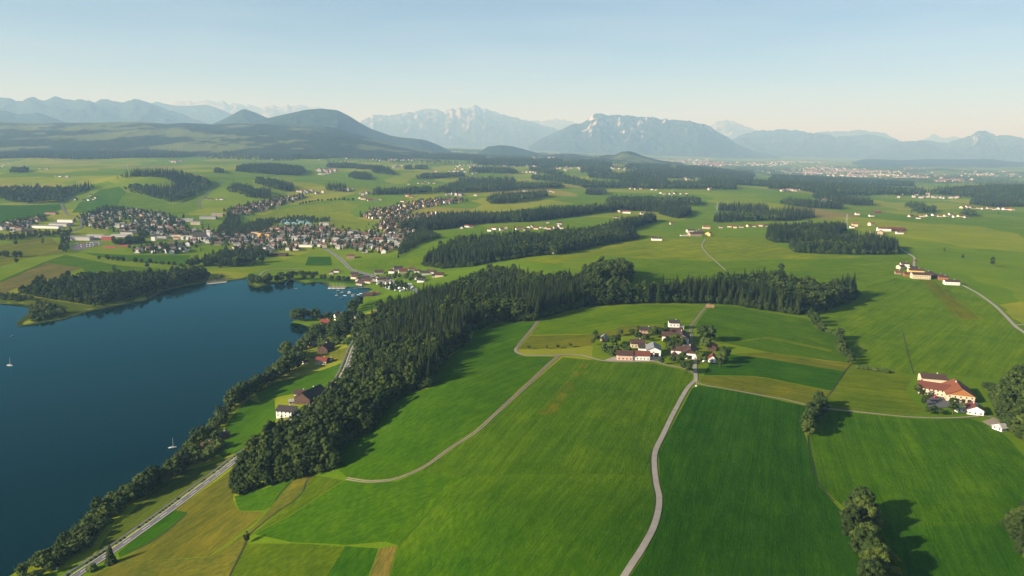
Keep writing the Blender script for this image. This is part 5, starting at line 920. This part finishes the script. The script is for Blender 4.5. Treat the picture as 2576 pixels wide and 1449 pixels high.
for _, x, y, L, W, e, pt, yw, wa, rf, lab, gr in rest:
    mx = Matrix.Translation((x, y, float(hq(x, y)))) @ Matrix.Rotation(R(yw), 4, 'Z'); rs = math.tan(R(pt)) * W / 2
    for me in (wall_mesh(L, W, e, rs, wa), roof_mesh(L, W, e, rs, rf, .5)):
        b = len(V); V += [tuple(mx @ v.co) for v in me.vertices]; k = MI.setdefault(me.materials[0].name, len(MI))
        for p_ in me.polygons: F.append(tuple(i + b for i in p_.vertices)); FI.append(k)
me = mesh('town_houses', V, F)
for n_ in MI: me.materials.append(bpy.data.materials[n_])
me.polygons.foreach_set('material_index', FI); tag(link('town_houses', me), 'close-packed small houses further back in town and hamlets', None, None, 'stuff')
# large blocks and halls of the town
def hall(px, py, L, W, H, yaw, wall, roof, label, name='hall', cat='building', pitch=5): house(px, py, L, W, H, pitch, yaw, wall, roof, label, cat, name, 'large buildings of the town', detail=0, chim=False)
for a in [(163,560,44,16,7,-3,'white','pale','long white factory hall with pale roof at the works'),(112,575,75,18,6,-6,'white','grey','very long white warehouse along the works road'),(145,570,50,30,7,-5,'grey','grey','wide grey factory hall behind the warehouse'),(90,556,28,18,6,0,'cream','red','reddish hall at the upper works'),(125,540,32,18,6,3,'brick','orange','orange-roofed farm hall at the edge of the works'),(70,585,30,14,5,0,'wooden','dark','dark shed in front of the works'),
    (198,605,52,18,8,-2,'grey','grey','long grey school block at the left of town'),(238,602,40,18,9,-2,'grey','pale','grey glass block right of the school'),(268,605,24,14,9,-3,'dark red','pale','dark red cube of the sports hall'),(298,597,40,20,5,-2,'grey','pale','flat grey hall beside the avenue'),(318,590,30,18,6,0,'grey','dark','grey hall behind the town trees'),(398,600,34,20,6,4,'grey','dark','grey gymnasium hall with white ends'),(385,606,9,12,10,0,'white','dark','white end block of the gymnasium'),(442,602,20,14,11,4,'cream','brown','cream civic block left of the church'),(468,604,26,14,9,6,'white','pale','flat white office block beside the church'),
    (300,572,34,16,6,-4,'white','pale','long white supermarket in the upper town'),(330,570,30,18,6,0,'white','grey','pale hall beside the supermarket'),(470,558,30,18,8,8,'grey','pale','grey block on the upper slope'),(520,552,46,20,8,8,'grey','grey','long grey factory block above the town'),(545,545,34,18,8,5,'pale wood','pale','pale works hall above the church'),(490,566,26,16,9,8,'cream','grey','cream block below the factory'),
    (640,595,16,14,11,0,'cream','red','cream apartment house with red roof, left of three'),(655,597,14,14,11,0,'yellow','red','yellow apartment house, middle of three'),(670,600,13,14,11,0,'yellow','dark','yellow apartment house, right of three'),(612,629,50,12,6,-4,'white','red','long white block with red roof behind the park belt'),(655,631,30,12,7,-4,'white','pale','flat white block behind the park belt'),(757,600,54,22,6,-3,'white','pale','broad white market hall in the eastern town'),(768,622,30,12,5,-3,'white','pale','low white clubhouse beside the sports pitch'),(808,610,26,14,7,-4,'white','grey','white block by the town street end'),(855,590,30,16,8,-3,'cream','red','large hipped house with red roof in the eastern town'),
    (910,600,36,16,9,-2,'grey','dark','dark-windowed office block in the eastern town'),(885,592,14,14,10,0,'white','dark','white tower-like block left of the dark office'),(690,582,24,16,9,0,'cream','red','cream school wing below the glass houses'),(805,578,22,15,9,0,'cream','brown','cream block right of the glass houses'),(815,568,26,12,8,0,'grey','pale','grey flat block right of the glass houses'),(700,645,34,14,5,-2,'wooden','dark','dark wooden hall beside the footpath'),(880,652,16,14,7,10,'brick','bright red','red-roofed house alone beside the road bend')]:
    hall(*a[:8], a[8])
# the church: nave, tower and needle spire
x, y = g(526, 606); ch = bpy.data.objects.new('church', None); col.objects.link(ch); ch.location = (x, y, float(hq(x, y))); ch.rotation_euler = (0, 0, R(4)); tag(ch, 'white church with tall pale tower and needle spire in the town centre', 'church')
n_ = link('nave', wall_mesh(30, 14, 11, 9, 'white'), ch, (-19, 0, 0)); link('nave_roof', roof_mesh(30, 14, 11, 9, 'dark'), ch, (-19, 0, 0))
for s in (-1, 1):
    for i in range(5): link('window', block_mesh('church_window', (-.8, .8, -.06, .06, 3, 9), 'window'), n_, (-12 + i * 6, s * 7.03, 0))
tw = link('tower', block_mesh('tower', (-3.4, 3.4, -3.4, 3.4, -1, 26), 'w_white'), ch)
for dx, dy, rz in ((0, -3.45, 0), (3.45, 0, 90), (-3.45, 0, 90), (0, 3.45, 0)): link('belfry_opening', block_mesh('belfry_opening', (-1, 1, -.06, .06, 20, 24), 'dark'), tw, (dx, dy, 0), R(rz))
V = []; F = []
for r_, z in ((3.9, 26), (3.0, 29), (1.9, 31), (2.2, 33), (1.0, 35), (.35, 43), (.05, 47)):
    V += [(r_ * math.cos(i * math.pi / 4), r_ * math.sin(i * math.pi / 4), z) for i in range(8)]
for k in range(6):
    for i in range(8): F.append((k * 8 + i, k * 8 + (i + 1) % 8, k * 8 + 8 + (i + 1) % 8, k * 8 + 8 + i))
link('spire', mesh('spire', V, F, M['r_dark'], True), ch)
# turquoise glass houses
for k, (px, py) in enumerate([(700,556),(716,558),(732,557),(748,560),(758,563),(768,560),(776,566),(740,566),(724,565),(710,563)]):
    x, y = g(px, py); o = bpy.data.objects.new('glass_house', None); col.objects.link(o); o.location = (x, y, float(hq(x, y))); o.rotation_euler = (0, 0, R(20)); tag(o, 'turquoise pyramid-roofed glass pavilion, %s in the cluster going right then forward' % ORD[k + 1], 'pavilion', 'turquoise glass pavilions')
    link('wall', block_mesh('glass_wall', (-7.5, 7.5, -7.5, 7.5, -1, 4), 'w_white'), o)
    link('glass_roof', mesh('glass_roof', [(-8, -8, 4), (8, -8, 4), (8, 8, 4), (-8, 8, 4), (0, 0, 9.5)], [(0, 1, 4), (1, 2, 4), (2, 3, 4), (3, 0, 4), (0, 3, 2, 1)], M['r_turquoise']), o)
# gardens of the town
T = np.vstack(TP); Q = np.vstack([T + rng.normal(0, 13, T.shape) for _ in range(5)]); dd = np.min(np.hypot(Q[:, None, 0] - T[None, :, 0], Q[:, None, 1] - T[None, :, 1]), 1); Q = Q[dd > 7.5]
ex = [fill(gp(p), s) for p, s in [([(545,590),(575,540),(600,545),(605,580),(590,600)], 9), ([(345,600),(360,585),(372,600)], 8), ([(280,612),(360,606),(365,612),(290,618)], 6), ([(150,605),(170,585),(178,600),(170,640),(150,635)], 11), ([(545,640),(640,630),(690,645),(620,652)], 8), ([(480,660),(540,640),(640,650),(650,668),(560,675)], 11), ([(590,600),(605,575),(640,560),(690,555),(680,575),(620,595)], 10), ([(1000,650),(1060,612),(1110,600),(1060,590),(1010,620)], 9), ([(210,560),(205,545),(260,525),(330,526),(300,532),(230,545)], 12), ([(0,600),(100,590),(180,585),(180,592),(80,600),(0,608)], 11), ([(690,565),(680,560),(720,548),(790,548),(800,556),(830,552),(830,558),(790,562)], 13), ([(940,720),(960,718),(1000,716),(1020,722),(1040,735),(980,735)], 12), ([(960,700),(1040,695),(1060,700),(1050,712),(1000,708)], 14), ([(1020,600),(1060,580),(1100,590),(1040,625),(1000,640)], 10)]]
Q = np.vstack([Q] + ex); sp = rng.random(len(Q)) < .12; stuff('garden_trees', 'garden and street trees among the town houses', 'near', Q, np.where(sp, rng.integers(0, 4, len(Q)), rng.integers(4, 9, len(Q))), rng.uniform(.38, .75, len(Q)))
# far settlements: houses too small to pick apart
def far_houses(label, spots, name='distant_houses'):
    VW, FW, VR, FR_ = [], [], [], []
    for px, py, n, sx, sy, a, b in spots:
        c = g(px, py); ex_ = g(px + sx, py) - c; ey = g(px, py + sy) - c; ey = ey if np.hypot(*ey) < 3500 else ey / np.hypot(*ey) * 3500
        for _ in range(n):
            x, y = c + ex_ * random.gauss(0, .5) + ey * random.gauss(0, .5); z = float(hq(x, y)); L = rnd(a, b); W = L * rnd(.5, .85); e = rnd(5, 9) * (1 if b < 30 else 1.4); r_ = W * .26; t = rnd(0, 3.14); ca, sa = math.cos(t), math.sin(t)
            pr = [(-L / 2, -W / 2), (L / 2, -W / 2), (L / 2, W / 2), (-L / 2, W / 2)]; T_ = lambda q: (x + q[0] * ca - q[1] * sa, y + q[0] * sa + q[1] * ca)
            bw = len(VW); VW += [(*T_(q), z - 3) for q in pr] + [(*T_(q), z + e) for q in pr] + [(*T_((-L / 2, 0)), z + e + r_), (*T_((L / 2, 0)), z + e + r_)]
            FW += [tuple(i + bw for i in f) for f in [(0, 1, 5, 4), (2, 3, 7, 6), (1, 2, 6, 9, 5), (3, 0, 4, 8, 7)]]
            br = len(VR); k = 1.08; VR += [(*T_((q[0] * k, q[1] * k)), z + e - .2) for q in pr] + [(*T_((-L / 2 * k, 0)), z + e + r_ + .3), (*T_((L / 2 * k, 0)), z + e + r_ + .3)]
            FR_ += [tuple(i + br for i in f) for f in [(0, 1, 5, 4), (2, 3, 4, 5), (0, 3, 2, 1)]]
    me = mesh(name, VW + VR, FW + [tuple(i + len(VW) for i in f) for f in FR_], M['w_far']); me.materials.append(M['r_far']); me.polygons.foreach_set('material_index', [0] * len(FW) + [1] * len(FR_))
    tag(link(name, me), label, None, None, 'stuff')
M['w_far'] = plain('far_walls', (.4, .38, .34), .85, .3, .02); M['r_far'] = plain('far_roofs', (.2, .11, .08), .8, .5, .02)
random.seed(3)
far_houses('tiny houses of the far villages', [(60,378,14,80,5,12,22),(400,356,60,110,6,12,26),(200,366,10,60,5,12,22),(260,380,12,120,4,14,22),(560,390,8,60,3,12,20),(440,407,14,25,2,13,18),(820,432,12,30,4,14,30),(900,398,10,40,3,12,20),(740,385,16,40,3,12,22),(800,398,8,30,3,12,20),(990,404,24,50,5,12,18),(1180,420,22,40,6,12,20),(1260,420,10,40,4,12,20),(1160,434,14,40,3,12,20),(970,462,0,1,1,1,2),(1060,395,14,60,3,12,22),(1240,402,8,40,2,12,20),(1380,420,16,60,5,12,20),(1450,428,12,60,5,12,20),(1500,434,8,40,3,12,18),(1560,424,14,50,4,12,18),(1340,435,6,30,3,12,18),(1720,447,8,40,3,12,20),(1850,460,8,30,4,12,20),(1960,462,8,30,3,12,20),(1800,478,5,20,2,12,18),(1990,480,12,40,2,14,20),(2080,504,6,15,3,14,20),(2290,488,14,50,3,14,22),(2320,497,12,50,2,12,18),(2380,499,10,40,2,12,18),(1000,420,10,30,3,12,20),(640,470,0,1,1,1,2),(660,405,6,30,3,14,20),(790,486,10,40,3,11,15),(870,480,8,30,3,11,15),(940,488,10,60,3,11,16),(1150,492,8,40,2,11,15)])
far_houses('pale speckled city on the far plain', [(1720,404,90,70,3,22,55),(1800,412,90,60,4,24,70),(1790,416,30,25,2,40,90),(1900,414,60,80,4,22,60),(1980,408,40,80,3,22,60),(2060,434,170,90,6,18,38),(2160,432,140,90,5,18,38),(2200,440,120,100,5,18,38),(2300,446,60,90,4,18,36),(2400,456,12,30,1,40,90),(2080,424,50,80,4,20,45),(2300,424,30,40,4,20,40),(2480,442,50,80,5,18,40),(1840,440,40,60,3,16,30),(1280,388,40,60,2,22,45),(1400,396,50,80,2,22,45),(1450,398,24,50,2,22,45),(1110,383,20,50,2,20,40)], 'distant_city')

# ================================================================== BOATS, CARAVANS, CARS, SMALL THINGS
def hull_mesh(L, B, H, m):
    k = ('hull', L, B, H, m)
    if k not in _mc:
        V = []; F = []; xs = [-.5, -.3, 0, .25, .42, .5]; bw = [.75, .95, 1, .8, .4, .03]
        for x, b in zip(xs, bw): V += [(x * L, -b * B / 2, H), (x * L, -b * B * .32, -.25), (x * L, b * B * .32, -.25), (x * L, b * B / 2, H)]
        for i in range(5):
            for j in range(3): a = i * 4 + j; F.append((a, a + 4, a + 5, a + 1))
            F.append((i * 4 + 3, i * 4 + 7, i * 4 + 4, i * 4))
        F.append((0, 1, 2, 3)); _mc[k] = mesh('hull', V, F, M[m])
    return _mc[k]
def pole_mesh(h, r, m, tip=.5):
    k = ('pole', h, r, m)
    if k not in _mc:
        V = [(r * math.cos(i * 1.0472), r * math.sin(i * 1.0472), 0) for i in range(6)] + [(r * tip * math.cos(i * 1.0472), r * tip * math.sin(i * 1.0472), h) for i in range(6)]
        _mc[k] = mesh('pole', V, [(i, (i + 1) % 6, 6 + (i + 1) % 6, 6 + i) for i in range(6)] + [(6, 7, 8, 9, 10, 11)], M[m])
    return _mc[k]
def boat(px, py, label, group, L=8., yaw=20, mast=True, m='boat', cover=False):
    x, y = at_z(px, py, 0); o = bpy.data.objects.new('sailing_boat' if mast else 'rowing_boat', None); col.objects.link(o); o.location = (x, y, .15); o.rotation_euler = (0, 0, R(yaw)); tag(o, label, 'boat', group)
    link('hull', hull_mesh(L, L * .3, L * .09, m), o)
    link('cabin' if not cover else 'cover', block_mesh('cabin', (-L * .12, L * .2, -L * .09, L * .09, L * .09, L * .15), 'canvas' if cover else 'boatdeck'), o)
    if mast:
        link('mast', pole_mesh(L * 1.25, .11, 'mast'), o, (L * .08, 0, L * .09)); bo = link('boom', pole_mesh(L * .42, .09, 'mast'), o, (L * .06, 0, L * .24)); bo.rotation_euler = (0, R(-90), 0)
boat(25, 920, 'lone white sailing boat far out on the lake', None, 6.5, -8)
boat(434, 1127, 'white sailing boat moored near the shore cabins', None, 6.2, 25)
boat(30, 846, 'tiny dark dinghy out on the lake by the left edge', None, 4, 60, False, 'canvas')
boat(745, 727, 'small dark rowing boat off the park lawn', None, 6, 0, False, 'canvas')
boat(860, 751, 'dark covered boat in front of the moored yachts', None, 8, 15, False, 'canvas', True)
for k, (x, y, mst) in enumerate([(847,744,1),(851,731,0),(861,736,1),(868,744,0),(878,738,1),(879,735,0),(888,745,0),(889,741,0),(908,739,0),(902,742,0)]): boat(x, y, 'white boat at the harbour moorings, %s from the left' % ORD[k + 1], 'boats at the harbour moorings', 5.5, rnd(-20, 30), bool(mst))
for k in range(12): boat(828 + k * 3.6, 725.5 + .3 * math.sin(k * 2), 'white yacht at the harbour jetty, %s from the left' % ORD[k + 1], 'yachts at the harbour jetty', 6.8, 80 + rnd(-6, 6))
for k in range(13): boat(522 + k * 3.9, 714.5 - k * .35, 'white yacht at the lakeside club jetty, %s from the left' % ORD[k + 1], 'yachts at the club jetty', 6.5, 84 + rnd(-6, 6))
def jetty(pts, label):
    a, b = np.array(at_z(*pts[0], 0)), np.array(at_z(*pts[1], 0)); L = np.hypot(*(b - a)); o = bpy.data.objects.new('jetty', None); col.objects.link(o); o.location = (*(a + b) / 2, 0); o.rotation_euler = (0, 0, math.atan2(*(b - a)[::-1])); tag(o, label, 'jetty')
    link('deck', block_mesh('jetty_deck', (-L / 2, L / 2, -1.1, 1.1, .55, .75), 'w_pale wood'), o)
    for i in range(max(3, int(L / 12))): link('pile', pole_mesh(2.2, .16, 'log'), o, (-L / 2 + L * (i + .5) / max(3, int(L / 12)), .8, -1.4))
jetty([(826, 722.5), (872, 722.5)], 'timber jetty of the harbour lined with yachts'); jetty([(518, 712), (572, 708)], 'timber jetty of the lake club lined with yachts')
jetty([(890, 726), (925, 724)], 'short timber jetty before the harbour village')
# camp site caravans
random.seed(21); P = fill(gp([(938,706),(960,712),(1000,712),(1030,716),(1042,726),(1020,734),(980,733),(955,722)]), 11, .3); P = P[np.argsort(P[:, 1])]; P = P[rng.random(len(P)) < .8]
def caravan_body():
    pr = [(-2.9, .45), (-3.1, 1.2), (-2.7, 2.5), (2.6, 2.6), (3.0, 1.5), (2.8, .45)]; V = [(x, -1.15, z) for x, z in pr] + [(x, 1.15, z) for x, z in pr]; n = len(pr)
    return mesh('caravan_body', V, [tuple(range(n)), tuple(range(2 * n - 1, n - 1, -1))] + [(i, n + i, n + (i + 1) % n, (i + 1) % n) for i in range(n)], M['boat'])
cb = caravan_body()
def wheel_mesh():
    k = 10; V = [(.33 * math.cos(i * 2 * math.pi / k), s, .33 * math.sin(i * 2 * math.pi / k)) for s in (-.11, .11) for i in range(k)]
    return mesh('wheel', V, [tuple(range(k)), tuple(range(2 * k - 1, k - 1, -1))] + [(i, k + i, k + (i + 1) % k, (i + 1) % k) for i in range(k)], M['dark'])
whl = wheel_mesh()
for k, (x, y) in enumerate(P[:39]):
    rw, ix = k // 10, k % 10; o = bpy.data.objects.new('caravan', None); col.objects.link(o); o.location = (x, y, float(hq(x, y))); o.rotation_euler = (0, 0, rnd(0, 3.1)); o.scale = (1.15,) * 3
    tag(o, 'white caravan on the harbour camp site, %s of its %s row' % (ORD[ix + 1], ORD[rw + 1]), 'caravan', 'caravans on the camp site'); b = link('body', cb, o); link('window', block_mesh('cw', (-1.2, 1.2, -1.18, -1.1, 1.4, 2.1), 'window'), b)
    for s in (-1.0, 1.0): link('wheel', whl, o, (0, s, .33))
# cars
def car_mesh(c, nm):
    pr = [(-2.1, .35), (-2.15, .8), (-1.7, .95), (-1.2, 1.42), (.4, 1.45), (1.1, .95), (2.0, .8), (2.1, .4)]; n = len(pr); V = [(x, -.85 + (.12 if z > 1.2 else 0), z) for x, z in pr] + [(x, .85 - (.12 if z > 1.2 else 0), z) for x, z in pr]
    return mesh('car_body', V, [tuple(range(n)), tuple(range(2 * n - 1, n - 1, -1))] + [(i, n + i, n + (i + 1) % n, (i + 1) % n) for i in range(n)], plain('car_paint_' + nm, c, .3, .05, spec=.5))
CM = {n: car_mesh(c, n) for n, c in {'red': (.4, .03, .03), 'dark': (.03, .035, .05), 'white': (.75, .75, .75), 'silver': (.45, .47, .5)}.items()}
def car(px, py, c, yaw, label, group=None):
    x, y = g(px, py); o = bpy.data.objects.new('car', None); col.objects.link(o); o.location = (x, y, float(hq(x, y)) + .25); o.rotation_euler = (0, 0, R(yaw)); tag(o, label, 'car', group); link('body', CM[c], o)
    link('side_windows', block_mesh('car_glass', (-1.15, .75, -.82, .82, .97, 1.3), 'window'), o)
    for a in (-1.3, 1.3):
        for b in (-.78, .78): link('wheel', whl, o, (a, b, .33))
car(2354, 1001, 'red', 20, 'red car parked in the yard of the right-hand farm'); car(2360, 1010, 'dark', 10, 'dark car below the red one in the right-hand farm yard'); car(2401, 1008, 'dark', 15, 'dark car at the farm hall gate'); car(2337, 988, 'white', 80, 'white car at the top of the right-hand farm yard')
car(1708, 832, 'silver', 10, 'silver car beside the flat garage of the near farm'); car(1772, 911, 'white', 30, 'white car at the entrance of the near farm'); car(135, 1434, 'white', 10, 'white car half hidden in the shore trees at lower left')
for k in range(26):
    px, py = 190 + (k % 9) * 7.5 + rnd(-1, 1), 613 + (k // 9) * 4.5 - (k % 9) * .25; car(px, py, random.choice(['white', 'silver', 'dark', 'red', 'white']), rnd(-8, 8) + 80, 'car on the town car park, %s from left in %s line from the back' % (ORD[k % 9 + 1], ORD[k // 9 + 1]), 'cars on the town car park')
# log pile at the wood edge
x, y = g(1786, 773); o = bpy.data.objects.new('log_pile', None); col.objects.link(o); o.location = (x, y, float(hq(x, y))); o.rotation_euler = (0, 0, R(-8)); tag(o, 'brown log pile at the spruce wood edge above the farm', 'log pile')
lm = pole_mesh(9.5, .42, 'log', .85)
for r_ in range(4):
    for i in range(7 - r_): q = link('log', lm, o, (-4.7, (i - (6 - r_) / 2) * .86, .42 + r_ * .74)); q.rotation_euler = (0, R(90), 0)
# wayside post and pylons
x, y = g(1751, 972); o = bpy.data.objects.new('signpost', None); col.objects.link(o); o.location = (x, y, float(hq(x, y))); tag(o, 'pale wayside post at the lane crossroads', 'post'); link('post', pole_mesh(6.5, .16, 'w_pale wood'), o); link('arm', block_mesh('arm', (-1.3, 1.3, -.1, .1, 4.9, 5.3), 'w_pale wood'), o); link('base', block_mesh('post_base', (-.6, .6, -.6, .6, -.4, .8), 'w_white'), o)
def pylon(px, py, label, h=38):
    x, y = g(px, py); o = bpy.data.objects.new('power_pylon', None); col.objects.link(o); o.location = (x, y, float(hq(x, y))); o.rotation_euler = (0, 0, .3); tag(o, label, 'pylon', 'power pylons across the plain')
    for sx in (-1, 1):
        for sy in (-1, 1):
            q = link('leg', pole_mesh(h, .2, 'steel', .6), o, (sx * 2.6, sy * 2.6, -.5)); q.rotation_euler = (sy * math.atan(2.4 / h), -sx * math.atan(2.4 / h), 0)
    for z, w_ in ((h * .62, 9), (h * .75, 7), (h * .88, 5)): link('crossarm', block_mesh('crossarm', (-w_, w_, -.2, .2, z, z + .45), 'steel'), o)
for a in [(2128,574,'power pylon beside the farmhouses at the spruce wood'),(1803,540,'power pylon left of the wood on the green plain'),(1690,497,'power pylon on the central plain meadow'),(322,430,'power pylon on the far left plain')]: pylon(*a)

# ------------------------------------------------------------------ the hazy air over the whole valley
hz = bpy.data.materials.new('haze_air'); hz.use_nodes = True; _t = hz.node_tree; _t.nodes.clear()
_o = _t.nodes.new('ShaderNodeOutputMaterial'); _v = _t.nodes.new('ShaderNodeVolumePrincipled'); _t.links.new(_v.outputs[0], _o.inputs['Volume'])
_v.inputs['Color'].default_value = (.34, .64, 1, 1); _v.inputs['Absorption Color'].default_value = (.88, .88, .88, 1); _v.inputs['Density'].default_value = 7.0e-5; _v.inputs['Anisotropy'].default_value = 0.0
X0, X1, Y0, Y1, Z0, Z1 = -120000, 120000, -40000, 120000, -120, 2750
bv = [(x, y, z) for z in (Z0, Z1) for y in (Y0, Y1) for x in (X0, X1)]
haze = link('haze', mesh('haze', bv, [(0, 2, 3, 1), (4, 5, 7, 6), (0, 1, 5, 4), (2, 6, 7, 3), (0, 4, 6, 2), (1, 3, 7, 5)], hz)); tag(haze, 'pale summer haze filling the valley air', None, None, 'stuff')
